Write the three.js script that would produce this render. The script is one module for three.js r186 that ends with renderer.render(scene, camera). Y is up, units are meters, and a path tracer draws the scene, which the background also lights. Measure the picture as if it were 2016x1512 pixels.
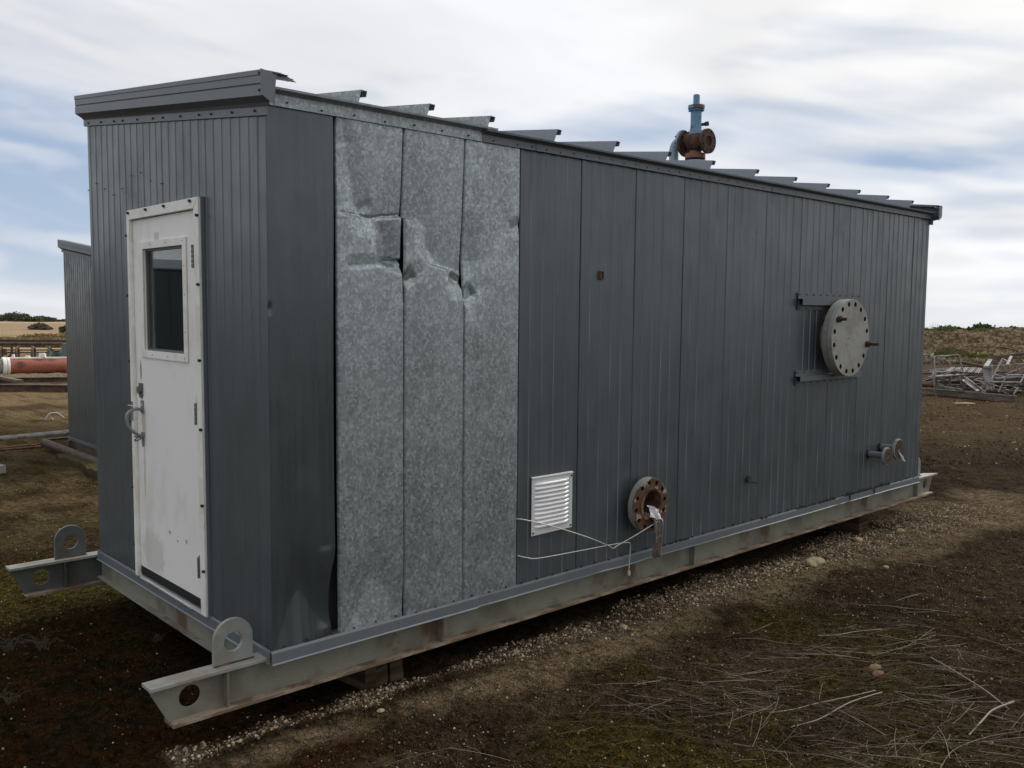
import * as THREE from 'three';
import { mergeGeometries } from 'three/addons/utils/BufferGeometryUtils.js';

// ------------------------------------------------------------------ camera, sky, sun, exposure
const scene = new THREE.Scene();
const CAM = new THREE.Vector3(-2.001, 1.6383, 3.8373), YAW = 0.744, PITCH = 0.0825, ROLL = 0.0091, F = 1781.67;
const FW = new THREE.Vector3(Math.sin(YAW) * Math.cos(PITCH), -Math.sin(PITCH), -Math.cos(YAW) * Math.cos(PITCH));
const R0 = new THREE.Vector3(Math.cos(YAW), 0, Math.sin(YAW)), U0 = new THREE.Vector3().crossVectors(R0, FW);
const RT = R0.clone().multiplyScalar(Math.cos(ROLL)).addScaledVector(U0, Math.sin(ROLL));
const UP = R0.clone().multiplyScalar(-Math.sin(ROLL)).addScaledVector(U0, Math.cos(ROLL));
const camera = new THREE.PerspectiveCamera(2 * Math.atan(756 / F) * 180 / Math.PI, 4 / 3, 0.05, 9000);
camera.position.copy(CAM);
camera.quaternion.setFromRotationMatrix(new THREE.Matrix4().makeBasis(RT, UP, FW.clone().negate()));
// the building frame leans about one degree; everything is built square to it and then set level with the horizon
const LEVEL = new THREE.Quaternion().setFromUnitVectors(new THREE.Vector3(0.0183 * 0.677, 1, 0.0183 * -0.736).normalize(), new THREE.Vector3(0, 1, 0));
camera.position.applyQuaternion(LEVEL); camera.quaternion.premultiply(LEVEL); camera.updateMatrixWorld();
const SUN = new THREE.Vector3(1, 0.72, 0.02).normalize();
const SUN_I = 2.1, EXPOSURE = 1.0, SKY_GAIN = 1.0;

const renderer = new THREE.WebGLRenderer({ antialias: true });
renderer.toneMapping = THREE.LinearToneMapping;
renderer.toneMappingExposure = EXPOSURE;
renderer.shadowMap.enabled = true;

// ------------------------------------------------------------------ noise and helpers
function rng(seed) { let a = seed >>> 0; return () => { a = (a + 0x6D2B79F5) | 0; let t = Math.imul(a ^ (a >>> 15), 1 | a); t = (t + Math.imul(t ^ (t >>> 7), 61 | t)) ^ t; return ((t ^ (t >>> 14)) >>> 0) / 4294967296; }; }
const hash = (x, y, s) => { let h = Math.imul(x, 374761393) ^ Math.imul(y, 668265263) ^ Math.imul(s, 2246822519); h = Math.imul(h ^ (h >>> 13), 1274126177); return ((h ^ (h >>> 16)) >>> 0) / 4294967296; };
const md = (a, p) => ((a % p) + p) % p;
function vn(x, y, s = 1, per = 0) {           // value noise 0..1, optionally periodic
  const x0 = Math.floor(x), y0 = Math.floor(y); let fx = x - x0, fy = y - y0;
  fx = fx * fx * (3 - 2 * fx); fy = fy * fy * (3 - 2 * fy);
  const g = per ? (i, j) => hash(md(i, per), md(j, per), s) : (i, j) => hash(i, j, s);
  const a = g(x0, y0), b = g(x0 + 1, y0), c = g(x0, y0 + 1), d = g(x0 + 1, y0 + 1);
  return a + (b - a) * fx + (c - a) * fy + (a - b - c + d) * fx * fy;
}
function fbm(x, y, o = 4, s = 1, per = 0) { let v = 0, a = 0.5, n = 0; for (let i = 0; i < o; i++) { v += a * vn(x, y, s + i * 17, per); n += a; a *= 0.5; x *= 2; y *= 2; per *= 2; } return v / n; }
const ss = (a, b, x) => { const t = Math.min(1, Math.max(0, (x - a) / (b - a))); return t * t * (3 - 2 * t); };
const mix = (a, b, t) => a + (b - a) * t;
const mix3 = (a, b, t) => [mix(a[0], b[0], t), mix(a[1], b[1], t), mix(a[2], b[2], t)];
const V = (x, y, z) => new THREE.Vector3(x, y, z);
const ray = (px, py) => FW.clone().addScaledVector(RT, (px - 1008) / F).addScaledVector(UP, -(py - 756) / F);
const at = (px, py, d) => CAM.clone().addScaledVector(ray(px, py), d);      // a point of the place at depth d along a line of sight
const HX = 0.677, HZ = -0.736, TILT = 0.0183;

// the sky: air and clouds only
{
  const W = 2048, H = 1024, data = new Float32Array(W * H * 4);
  const azel = (px, py) => { const d = ray(px, py).normalize().applyQuaternion(LEVEL); return [Math.atan2(d.x, -d.z), Math.asin(d.y)]; };
  const holes = [[[20, 385], 0.15, 0.068, 1.0], [[-260, 300], 0.17, 0.08, 0.9], [[120, 520], 0.1, 0.035, 0.75], [[60, 160], 0.05, 0.02, 0.3], [[1250, 268], 0.1, 0.013, 0.55], [[1790, 325], 0.11, 0.018, 0.7], [[1600, 240], 0.12, 0.02, 0.35], [[2150, 290], 0.12, 0.02, 0.6], [[1930, 395], 0.07, 0.008, 0.4]]
    .map(([p, a, b, k]) => [...azel(...p), a, b, k]);
  for (let j = 0; j < H; j++) {
    const el = ((j + 0.5) / H - 0.5) * Math.PI, y = Math.sin(el), ce = Math.cos(el);
    for (let i = 0; i < W; i++) {
      const th = ((i + 0.5) / W - 0.5) * 2 * Math.PI, x = ce * Math.cos(th), z = ce * Math.sin(th), k = (j * W + i) * 4;
      let c;
      if (y < 0) c = [0.17, 0.155, 0.13];
      else {
        const yy = Math.max(y, 0), az = Math.atan2(x, -z);
        const sd = x * SUN.x + y * SUN.y + z * SUN.z, toSun = Math.acos(Math.min(1, sd));
        let blue = mix3([0.47, 0.58, 0.74], [0.20, 0.32, 0.55], ss(0.0, 0.45, yy));
        blue = mix3(blue, [0.10, 0.20, 0.42], ss(0.5, 1, yy));
        const q = 1 / (yy + 0.10), cx = x * q, cz = z * q;
        const wx = fbm(cx * 0.8 + 4, cz * 0.8, 3, 5) * 1.6, wz = fbm(cx * 0.8 + 9, cz * 0.8 + 3, 3, 6) * 1.6;
        const big = fbm(cx * 0.55 + wx, cz * 0.55 + wz, 5, 11), str = fbm((cx * 0.6 + cz * 0.8) * 0.7 + wx, (cz * 0.6 - cx * 0.8) * 2.6 + wz, 5, 23);
        let cov = ss(0.20, 0.56, big * 0.4 + str * 0.6);
        cov = mix(cov, 1, 0.5 * ss(0.22, 0.0, yy) + 0.25);
        cov *= mix(1, 0.8, ss(1.25, 2.1, toSun));
        let hole = 0;
        for (const [ha, he, ra, re, hk] of holes) { let da = az - ha; if (da > Math.PI) da -= 2 * Math.PI; if (da < -Math.PI) da += 2 * Math.PI; const e = (da / ra) ** 2 + ((el - he) / re) ** 2; if (e < 9) hole = Math.max(hole, hk * Math.exp(-e * 0.6)); }
        const n2 = fbm(az * 11 + wx * 1.4, el * 70 + az * 9 + wz * 1.6, 5, 41);
        cov *= 1 - Math.min(1, hole * (0.72 + 0.75 * ss(0.32, 0.66, n2)));
        const thick = fbm(cx * 1.1 + wz, cz * 1.1 + wx, 4, 71);
        const lum = mix(0.80, 0.93, ss(0.35, 0.7, thick)) * mix(0.96, 1.08, ss(2.1, 0.6, toSun)) + 0.65 * Math.exp(-((toSun / 0.26) ** 2)) + 0.08 * ss(0.16, 0.0, yy);
        const wisp = fbm(az * 16 + wx * 2 + el * 20, el * 90 + az * 14 + wz * 2, 4, 83) - 0.5;
        cov = Math.min(1, Math.max(0, cov + wisp * 0.5 * (cov < 0.98 ? 1 : 0.35)));
        const cloud = mix3([lum * 0.955, lum * 0.965, lum], [lum, lum * 0.995, lum * 0.985], ss(0.9, 0.4, toSun));
        c = mix3(blue, cloud, cov);
        const hz = ss(0.10, -0.01, y); c = mix3(c, [0.76, 0.78, 0.80], hz * 0.6);
      }
      data[k] = c[0] * SKY_GAIN; data[k + 1] = c[1] * SKY_GAIN; data[k + 2] = c[2] * SKY_GAIN; data[k + 3] = 1;
    }
  }
  const t = new THREE.DataTexture(data, W, H, THREE.RGBAFormat, THREE.FloatType);
  t.mapping = THREE.EquirectangularReflectionMapping; t.magFilter = t.minFilter = THREE.LinearFilter; t.needsUpdate = true;
  scene.background = t; scene.environment = t;
}
const sun = new THREE.DirectionalLight(new THREE.Color(1, 0.95, 0.87), SUN_I);
sun.position.copy(SUN).multiplyScalar(60).add(V(3, 0, 0)); sun.target.position.set(3, 0, 0);
sun.castShadow = true; sun.shadow.mapSize.set(4096, 4096); sun.shadow.radius = 9;
Object.assign(sun.shadow.camera, { left: -25, right: 25, top: 25, bottom: -25, near: 1, far: 140 });
scene.add(sun, sun.target);

// ------------------------------------------------------------------ textures
function tex(w, h, size, fn, srgb = false, sizeY = size) {
  const d = new Uint8Array(w * h * 4);
  for (let j = 0; j < h; j++) for (let i = 0; i < w; i++) { const c = fn(i / w, j / h), k = (j * w + i) * 4; for (let m = 0; m < 3; m++) { let v = Math.min(1, Math.max(0, c[m])); if (srgb) v = v <= 0.0031308 ? v * 12.92 : 1.055 * v ** (1 / 2.4) - 0.055; d[k + m] = v * 255 + 0.5; } d[k + 3] = 255; }
  const t = new THREE.DataTexture(d, w, h); t.wrapS = t.wrapT = THREE.RepeatWrapping; t.magFilter = THREE.LinearFilter; t.minFilter = THREE.LinearMipmapLinearFilter; t.generateMipmaps = true;
  if (srgb) t.colorSpace = THREE.SRGBColorSpace; t.repeat.set(1 / size, 1 / sizeY); t.needsUpdate = true; return t;
}
const g1 = (v) => [v, v, v];
// painted siding: faint streaks of weather, chalk, scratches
const scratches = (() => { const r = rng(91), a = []; for (let i = 0; i < 46; i++) a.push([r(), r(), 0.004 + r() * 0.035, (r() - 0.5) * 0.006, 0.0006 + r() * 0.0009, 0.25 + r() * 0.6]); return a; })();
const scratchAt = (u, v) => { let m = 0; for (const [x, y, l, sl, w, k] of scratches) { const dy = v - y; if (dy < 0 || dy > l) continue; const dx = Math.abs(u - x - sl * dy / l); if (dx < w && vn(u * 900, v * 300, 7) > 0.35) m = Math.max(m, k); } return m; };
const T = {};
T.siding = tex(1024, 1024, 2.6, (u, v) => {
  const streak = vn(u * 160, v * 3, 3, 0) * 0.5 + fbm(u * 48, v * 4, 3, 4, 4) * 0.5, blot = fbm(u * 6, v * 6, 4, 8, 6), gr = vn(u * 512, v * 512, 9, 512);
  let c = 0.80 + 0.10 * (streak - 0.5) + 0.16 * (blot - 0.5) + 0.07 * (gr - 0.5);
  const s = scratchAt(u, v); c = mix(c, 1.6, s * 0.55);
  const sp = vn(u * 400, v * 400, 12, 400); if (sp > 0.975) c *= 1.15;
  return [c * 0.6, c * 0.6, c * 0.6];
}, false);
T.sidingR = tex(512, 512, 1.3, (u, v) => g1(0.42 + 0.25 * (fbm(u * 8, v * 8, 4, 18, 8) - 0.5) + 0.12 * (vn(u * 90, v * 3, 19) - 0.5)));
// galvanised spangle
const SPN = 70, spPts = (() => { const r = rng(5), a = []; for (let i = 0; i < SPN * SPN; i++) a.push([r(), r(), r(), r()]); return a; })();
function spangle(u, v) {
  u += (fbm(u * 60, v * 60, 2, 31, 60) - 0.5) * 0.022; v += (fbm(u * 60 + 7, v * 60, 2, 37, 60) - 0.5) * 0.022;
  const x = u * SPN, y = v * SPN, ix = Math.floor(x), iy = Math.floor(y); let b = 9, id = 0, b2 = 9;
  for (let j = -1; j <= 1; j++) for (let i = -1; i <= 1; i++) { const k = md(iy + j, SPN) * SPN + md(ix + i, SPN), p = spPts[k], dx = ix + i + p[0] - x, dy = iy + j + p[1] - y, d = dx * dx + dy * dy * 0.8; if (d < b) { b2 = b; b = d; id = k; } else if (d < b2) b2 = d; }
  return [spPts[id][2], spPts[id][3], b2 - b];
}
T.galv = tex(1024, 1024, 0.86, (u, v) => { const [a, , e] = spangle(u, v), bl = fbm(u * 5, v * 5, 4, 61, 5); let c = 0.315 + 0.19 * a * a + 0.03 * a + 0.15 * (bl - 0.5) + 0.03 * (vn(u * 400, v * 400, 62, 400) - 0.5); if (e < 0.05) c += 0.015; return [c * 0.97, c, c * 1.0]; });
T.galvR = tex(1024, 1024, 0.86, (u, v) => { const [, b] = spangle(u, v); return g1(0.30 + 0.24 * b); });
// skid paint with rust
const rustMask = (u, v, p, s) => fbm(u * p, v * p, 5, s, p) * 0.7 + fbm(u * p * 4, v * p * 4, 3, s + 9, p * 4) * 0.3;
T.skid = tex(1024, 1024, 1.7, (u, v) => { const n = rustMask(u, v, 6, 107), m = ss(0.60, 0.76, n), d = fbm(u * 9, v * 9, 4, 120, 9), gr = vn(u * 400, v * 400, 121, 400); const p = mix3([0.245, 0.24, 0.19], [0.17, 0.155, 0.115], ss(0.35, 0.7, d)).map((q) => q * (0.9 + 0.2 * gr)); const r = mix3([0.085, 0.042, 0.02], [0.15, 0.072, 0.028], vn(u * 120, v * 120, 123, 120)); return mix3(p, r, m * 0.85); }, true);
T.dustSteel = tex(512, 512, 0.7, (u, v) => { const n = rustMask(u, v, 6, 141), gr = vn(u * 200, v * 200, 142, 200); return mix3([0.34, 0.27, 0.19], [0.18, 0.12, 0.075], ss(0.42, 0.62, n)).map((q) => q * (0.85 + 0.3 * gr)); }, true);
T.rust = tex(512, 512, 0.42, (u, v) => { const n = rustMask(u, v, 8, 161), gr = vn(u * 180, v * 180, 162, 180); return mix3([0.055, 0.027, 0.016], [0.16, 0.075, 0.032], ss(0.36, 0.66, n)).map((q) => q * (0.75 + 0.5 * gr)); }, true);
T.rustPaint = tex(512, 512, 0.42, (u, v) => { const n = rustMask(u, v, 6, 171), gr = vn(u * 180, v * 180, 172, 180); const r = mix3([0.055, 0.025, 0.013], [0.15, 0.066, 0.026], gr); const p = mix3([0.31, 0.245, 0.13], [0.33, 0.33, 0.32], vn(u * 10, v * 10, 173, 10)); return mix3(r, p, ss(0.54, 0.59, n)); }, true);
T.plate = tex(512, 512, 0.8, (u, v) => { const n = rustMask(u, v, 6, 181), sp = vn(u * 150, v * 150, 183, 150); let c = mix3([0.33, 0.325, 0.29], [0.26, 0.24, 0.19], ss(0.4, 0.68, n)); if (sp > 0.955) c = [0.08, 0.06, 0.045]; return c; }, true);
T.white = tex(512, 512, 0.9, (u, v) => { const n = rustMask(u, v, 5, 191), sp = vn(u * 160, v * 160, 193, 160); let c = mix3([0.92, 0.895, 0.82], [0.77, 0.74, 0.64], ss(0.4, 0.68, n)); if (sp > 0.975) c = c.map((q) => q * 0.6); return c; }, true);
// door face: chalky white with the stains the photograph shows (uv in metres from the lower left corner of the leaf)
T.door = tex(512, 1024, 1.0, (u, v) => {
  const x = u, y = v * 2.2, n = rustMask(u, v, 4, 201), sp = vn(u * 180, v * 360, 203); let c = mix3([0.92, 0.90, 0.85], [0.79, 0.77, 0.70], ss(0.42, 0.7, n)); if (sp > 0.982) c = c.map((q) => q * 0.7);
  const st = (cx, cy, rx, ry, col, k) => { const e = ((x - cx) / rx) ** 2 + ((y - cy) / ry) ** 2 + (fbm(x * 60, y * 25, 3, 207) - 0.5) * 1.1; if (e < 1) c = mix3(c, col, k * ss(1, 0.35, e)); };
  st(0.075, 1.255, 0.016, 0.075, [0.22, 0.09, 0.03], 0.85); st(0.08, 1.12, 0.014, 0.09, [0.36, 0.26, 0.13], 0.5); st(0.1, 0.95, 0.035, 0.16, [0.36, 0.29, 0.16], 0.55); st(0.1, 0.66, 0.02, 0.2, [0.40, 0.34, 0.2], 0.5);
  st(0.68, 0.35, 0.02, 0.02, [0.2, 0.2, 0.2], 0.6); st(0.56, 0.33, 0.013, 0.008, [0.12, 0.12, 0.12], 0.8); st(0.45, 0.36, 0.025, 0.014, [0.2, 0.18, 0.16], 0.6);
  st(0.86, 1.1, 0.03, 0.1, [0.4, 0.37, 0.3], 0.4); st(0.2, 0.2, 0.2, 0.14, [0.5, 0.47, 0.38], 0.4);
  if (Math.abs(x - 0.355) < 0.034 && Math.abs(y - 2.005) < 0.042) c = c.map((q) => q * 0.70);
  return c;
}, true, 2.2);
T.soil = tex(1024, 1024, 0.9, (u, v) => { const a = fbm(u * 24, v * 24, 5, 221, 24), gr = vn(u * 256, v * 256, 223, 256), sp = vn(u * 340, v * 340, 227, 340); let c = 0.42 + 0.75 * (a - 0.5) + 0.42 * (gr - 0.5); let k = [c, c * 0.99, c * 0.97]; if (sp > 0.968) k = [0.95, 0.9, 0.8]; return k; });
T.soilB = tex(1024, 1024, 0.9, (u, v) => { const [, , e] = (() => { const x = u * 22, y = v * 22, ux = x + (fbm(x, y, 2, 231, 22) - 0.5) * 1.2, uy = y + (fbm(x + 5, y, 2, 233, 22) - 0.5) * 1.2, ix = Math.floor(ux), iy = Math.floor(uy); let b = 9, b2 = 9; for (let j = -1; j <= 1; j++) for (let i = -1; i <= 1; i++) { const p = spPts[md(iy + j, 22) * SPN + md(ix + i, 22)], d = Math.hypot(ix + i + p[0] - ux, iy + j + p[1] - uy); if (d < b) { b2 = b; b = d; } else if (d < b2) b2 = d; } return [0, 0, b2 - b]; })(); return g1(0.35 * ss(0, 0.25, e) + 0.4 * fbm(u * 48, v * 48, 4, 236, 48) + 0.25 * vn(u * 256, v * 256, 237, 256)); });
T.stone = tex(256, 256, 0.3, (u, v) => { const n = fbm(u * 8, v * 8, 5, 241, 8); return mix3([0.34, 0.31, 0.25], [0.55, 0.5, 0.41], n); }, true);
T.wood = tex(512, 512, 1.0, (u, v) => { const g = fbm(u * 3, v * 60, 4, 251), n = fbm(u * 6, v * 6, 4, 252, 6); return mix3([0.07, 0.055, 0.04], [0.20, 0.17, 0.13], ss(0.3, 0.75, g * 0.6 + n * 0.4)); }, true);
T.red = tex(512, 512, 3.2, (u, v) => { const n = rustMask(u, v, 4, 261); return mix3([0.34, 0.105, 0.065], [0.085, 0.04, 0.032], ss(0.50, 0.68, n)).map((q) => q * (0.85 + 0.3 * vn(u * 128, v * 128, 262, 128))); }, true);
T.blue = tex(512, 512, 0.5, (u, v) => { const n = rustMask(u, v, 5, 271); return mix3(mix3([0.10, 0.24, 0.40], [0.17, 0.30, 0.37], vn(u * 12, v * 12, 272, 12)), [0.13, 0.075, 0.05], ss(0.62, 0.72, n)); }, true);
T.scrap = tex(512, 512, 0.8, (u, v) => { const n = rustMask(u, v, 6, 281); return mix3([0.29, 0.285, 0.27], [0.12, 0.09, 0.07], ss(0.5, 0.66, n)); }, true);
T.darkScrap = tex(512, 512, 0.8, (u, v) => { const n = rustMask(u, v, 6, 291); return mix3([0.06, 0.05, 0.045], [0.14, 0.085, 0.055], ss(0.4, 0.66, n)); }, true);
T.cloth = tex(256, 256, 0.15, (u, v) => { const n = fbm(u * 10, v * 10, 4, 301, 10); return mix3([0.12, 0.09, 0.075], [0.30, 0.26, 0.23], n); }, true);

const S = (o) => new THREE.MeshStandardMaterial({ side: THREE.DoubleSide, ...o });
const E = (o) => new THREE.MeshPhysicalMaterial({ side: THREE.DoubleSide, roughness: 1, specularIntensity: 0.04, ...o });   // dry earth, stalks: almost no gloss
const col = (r, g, b) => new THREE.Color().setRGB(r, g, b);
const M = {
  siding: S({ vertexColors: true, color: col(0.205, 0.238, 0.245), map: T.siding, roughness: 0.88, roughnessMap: T.sidingR, metalness: 0.3 }),
  sidingDark: S({ color: col(0.19, 0.22, 0.225), map: T.siding, roughness: 0.72, roughnessMap: T.sidingR, metalness: 0.5 }),
  trim: S({ color: col(0.33, 0.365, 0.385), map: T.siding, roughness: 0.5, metalness: 0.25 }),
  rib: S({ color: col(0.58, 0.63, 0.69), map: T.siding, roughness: 0.45, metalness: 0.3 }),
  galvBright: S({ color: col(0.92, 0.98, 1.0), map: T.galv, roughness: 0.5, metalness: 0.4 }),
  galv: S({ color: col(0.87, 0.935, 0.935), map: T.galv, roughness: 1.0, roughnessMap: T.galvR, metalness: 0.62 }),
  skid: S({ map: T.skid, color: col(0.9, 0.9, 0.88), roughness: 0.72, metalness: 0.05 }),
  skidShaded: S({ map: T.skid, color: col(0.42, 0.47, 0.49), roughness: 0.72 }),  // skid paint darkened to carry the building's shade on the rear beam
  lugShaded: S({ map: T.plate, color: col(0.42, 0.46, 0.49), roughness: 0.6 }),  // rear lug colour darkened the same way, for the shade there
  bumper: S({ map: T.rust, color: col(0.55, 0.62, 0.72), roughness: 0.7 }),
  flash: S({ color: col(0.27, 0.305, 0.31), map: T.siding, roughness: 0.6, metalness: 0.2 }),
  darkHole: S({ color: col(0.035, 0.024, 0.016), roughness: 0.95 }),
  dust: S({ map: T.dustSteel, roughness: 0.85 }),
  lug: S({ map: T.plate, roughness: 0.6, color: col(0.85, 0.88, 0.9) }),
  plate: S({ map: T.plate, roughness: 0.6 }),
  rust: S({ map: T.rust, roughness: 0.9 }),
  valveRust: S({ map: T.rust, color: col(0.62, 0.60, 0.68), roughness: 0.85 }),
  rustPaint: S({ map: T.rustPaint, roughness: 0.8 }),
  white: S({ map: T.white, roughness: 0.55 }),
  door: S({ map: T.door, roughness: 0.55 }),
  steel: S({ color: col(0.27, 0.27, 0.26), roughness: 0.5, metalness: 0.35 }),
  alu: S({ color: col(0.86, 0.86, 0.84), roughness: 0.42, metalness: 0.35 }),
  hinge: S({ color: col(0.17, 0.17, 0.155), roughness: 0.5, metalness: 0.5 }),
  screw: S({ color: col(0.05, 0.05, 0.05), roughness: 0.6, metalness: 0.3 }),
  black: S({ color: col(0.012, 0.012, 0.012), roughness: 0.8 }),
  core: S({ color: col(0.03, 0.03, 0.032), roughness: 0.9 }),
  inner: S({ color: col(0.11, 0.12, 0.12), roughness: 0.8 }),
  glass: new THREE.MeshPhysicalMaterial({ color: col(0.9, 0.95, 0.95), transmission: 1, thickness: 0, roughness: 0.02, ior: 1.5, side: THREE.DoubleSide }),
  blue: S({ map: T.blue, roughness: 0.6 }),
  redFlange: S({ map: T.red, color: col(0.62, 0.75, 0.8), roughness: 0.65 }),
  greyPipe: S({ color: col(0.27, 0.345, 0.41), roughness: 0.5 }),
  wire: S({ color: col(0.62, 0.61, 0.56), roughness: 0.4, metalness: 0.3 }),
  cloth: S({ map: T.cloth, roughness: 1 }),
  paper: S({ color: col(0.62, 0.61, 0.63), roughness: 0.9 }),
  stone: E({ map: T.stone, color: col(0.62, 0.55, 0.42) }),
  wood: S({ map: T.wood, roughness: 0.95 }),
  darkWood: E({ map: T.wood, color: col(0.42, 0.36, 0.30) }),
  red: S({ map: T.red, roughness: 0.7 }),
  scrap: S({ map: T.scrap, roughness: 0.6, metalness: 0.1 }),
  darkScrap: S({ map: T.darkScrap, roughness: 0.85 }),
  green: S({ color: col(0.06, 0.10, 0.085), roughness: 0.6 }),
};

// ------------------------------------------------------------------ geometry helpers (uv in metres)
function boxUV(g, ox = 0, oy = 0) {
  const p = g.attributes.position, n = p.count, uv = new Float32Array(n * 2), a = V(), b = V(), c = V();
  for (let i = 0; i < n; i += 3) {
    a.fromBufferAttribute(p, i); b.fromBufferAttribute(p, i + 1); c.fromBufferAttribute(p, i + 2);
    const nx = Math.abs((b.y - a.y) * (c.z - a.z) - (b.z - a.z) * (c.y - a.y)), ny = Math.abs((b.z - a.z) * (c.x - a.x) - (b.x - a.x) * (c.z - a.z)), nz = Math.abs((b.x - a.x) * (c.y - a.y) - (b.y - a.y) * (c.x - a.x));
    for (let k = 0; k < 3; k++) { const q = k === 0 ? a : k === 1 ? b : c; const [u, v] = nz >= nx && nz >= ny ? [q.x, q.y] : nx >= ny ? [q.z, q.y] : [q.x, q.z]; uv[(i + k) * 2] = u + ox; uv[(i + k) * 2 + 1] = v + oy; }
  }
  g.setAttribute('uv', new THREE.BufferAttribute(uv, 2)); return g;
}
const clean = (g) => { const q = g.index ? g.toNonIndexed() : g; for (const k of Object.keys(q.attributes)) if (k !== 'position' && k !== 'normal') q.deleteAttribute(k); if (!q.attributes.normal) q.computeVertexNormals(); return q; };
function merge(geos, keepUV) { geos = [geos].flat(); if (keepUV) return geos.length > 1 ? mergeGeometries(geos) : geos[0]; const m = geos.map(clean); return boxUV(m.length > 1 ? mergeGeometries(m) : m[0], (m.length * 0.37) % 1, 0.13); }
const names = {};
function numbered(n) { const k = names[n] = (names[n] ?? -1) + 1; return k ? `${n}_${String(k).padStart(3, '0')}` : n; }
function part(name, geos, mat, parent, keepUV) { const m = new THREE.Mesh(merge(geos, keepUV), mat); m.name = name; m.castShadow = m.receiveShadow = true; parent.add(m); return m; }
function tag(o, label, category, group, kind) { o.userData.label = label; if (category) o.userData.category = category; if (group) o.userData.group = group; if (kind) o.userData.kind = kind; return o; }
function thing(name, label, category, pos = [0, 0, 0], group) { const o = new THREE.Group(); o.name = numbered(name); o.position.set(...pos); scene.add(o); return tag(o, label, category, group); }
function solo(name, geos, mat, label, category, group, kind, keepUV) { const m = part(numbered(name), geos, mat, scene, keepUV); return tag(m, label, category, group, kind); }
const box = (w, h, d, x, y, z, rx = 0, ry = 0, rz = 0) => { const g = new THREE.BoxGeometry(w, h, d); if (rx) g.rotateX(rx); if (rz) g.rotateZ(rz); if (ry) g.rotateY(ry); return g.translate(x, y, z); };
const span = (x0, x1, y0, y1, z0, z1) => box(x1 - x0, y1 - y0, z1 - z0, (x0 + x1) / 2, (y0 + y1) / 2, (z0 + z1) / 2);
function rod(a, b, r, seg = 10, r2 = r) { const d = b.clone().sub(a), g = new THREE.CylinderGeometry(r2, r, d.length(), seg); g.applyQuaternion(new THREE.Quaternion().setFromUnitVectors(V(0, 1, 0), d.clone().normalize())); return g.translate(...a.clone().add(b).multiplyScalar(0.5).toArray()); }
function bar(a, b, w, h) { const d = b.clone().sub(a), L = d.length(), g = new THREE.BoxGeometry(w, h, L); const m = new THREE.Matrix4().lookAt(a, b, V(0, 1, 0)); g.applyMatrix4(m); return g.translate(...a.clone().add(b).multiplyScalar(0.5).toArray()); }
function tube(pts, r, seg = 6, n = pts.length * 6, tension = 0.5) { return new THREE.TubeGeometry(new THREE.CatmullRomCurve3(pts, false, 'catmullrom', tension), n, r, seg, false); }
function ext(shape, depth, bevel = 0, curve = 24) { return new THREE.ExtrudeGeometry(shape, { depth, bevelEnabled: bevel > 0, bevelSize: bevel, bevelThickness: bevel, bevelOffset: -bevel, bevelSegments: 2, curveSegments: curve }); }
function poly(pts, holes = []) { const s = new THREE.Shape(pts.map(([x, y]) => new THREE.Vector2(x, y))); for (const h of holes) { const q = new THREE.Path(); if (h.length === 3) q.absarc(h[0], h[1], h[2], 0, Math.PI * 2, true); else { h.forEach(([x, y], i) => (i ? q.lineTo(x, y) : q.moveTo(x, y))); q.closePath(); } s.holes.push(q); } return s; }
function disc(r, holes = []) { const s = new THREE.Shape(); s.absarc(0, 0, r, 0, Math.PI * 2, false); for (const [x, y, q] of holes) { const p = new THREE.Path(); p.absarc(x, y, q, 0, Math.PI * 2, true); s.holes.push(p); } return s; }
const ring = (n, r, hr, off = 0) => Array.from({ length: n }, (_, i) => [r * Math.cos(off + i / n * 2 * Math.PI), r * Math.sin(off + i / n * 2 * Math.PI), hr]);
const hexnut = (r, h) => new THREE.CylinderGeometry(r, r, h, 6);

// ------------------------------------------------------------------ ground
const L = 7.072, W = 2.40, SL = 0.117;
const dl = (x, z) => [x * HX + z * HZ, x * 0.736 + z * 0.677];
function groundY(x, z, fine = true) {
  const [d, l] = dl(x, z), dd = Math.max(d, -9), dist = Math.hypot(x + 2, z - 3.8);
  let y = -0.36 - TILT * dd;
  const near = ss(60, 12, dist);
  if (near > 0) y += (fbm(x * 0.5 + 9, z * 0.5, 3, 401) - 0.5) * 0.07 * near;
  if (fine && dist < 26) { const k = ss(26, 7, dist), inside = x > -0.4 && x < 7.4 && z > -2.3 && z < -0.15 ? 0.4 : 1; y += k * inside * ((fbm(x * 3.1, z * 3.1, 3, 405) - 0.5) * 0.045 + (Math.abs(fbm(x * 9, z * 9, 3, 409) - 0.5) - 0.12) * -0.055 + (vn(x * 21, z * 21, 411) - 0.5) * 0.012); }
  // ruts and hummocks further off
  if (dist > 7 && dist < 70) y += ss(7, 14, dist) * ss(70, 30, dist) * (fbm(x * 0.9, z * 0.9, 4, 415) - 0.5) * 0.16;
  if (d > 45) {
    const left = ss(-4, -14, l * 60 / Math.max(60, d)), right = 1 - left;
    y += left * (1.75 * ss(120, 430, d) + ss(60, 78, d) * ss(150, 95, d) * (0.5 * fbm(x * 0.12, z * 0.12, 3, 419)) + (fbm(x * 0.03, z * 0.03, 3, 421) - 0.5) * 1.0 * ss(120, 250, d));
    y += right * ss(48, 61, d + (fbm(x * 0.2, z * 0.2, 2, 425) - 0.5) * 7) * (1.5 + (fbm(x * 0.35, z * 0.35, 4, 427) - 0.5) * 0.75);
  }
  return y;
}
const gp = (px, py) => { const r = ray(px, py), n = V(TILT * HX, 1, TILT * HZ), t = (-0.36 - n.dot(CAM)) / n.dot(r), p = CAM.clone().addScaledVector(r, t); p.y = groundY(p.x, p.z); return p; };
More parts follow.
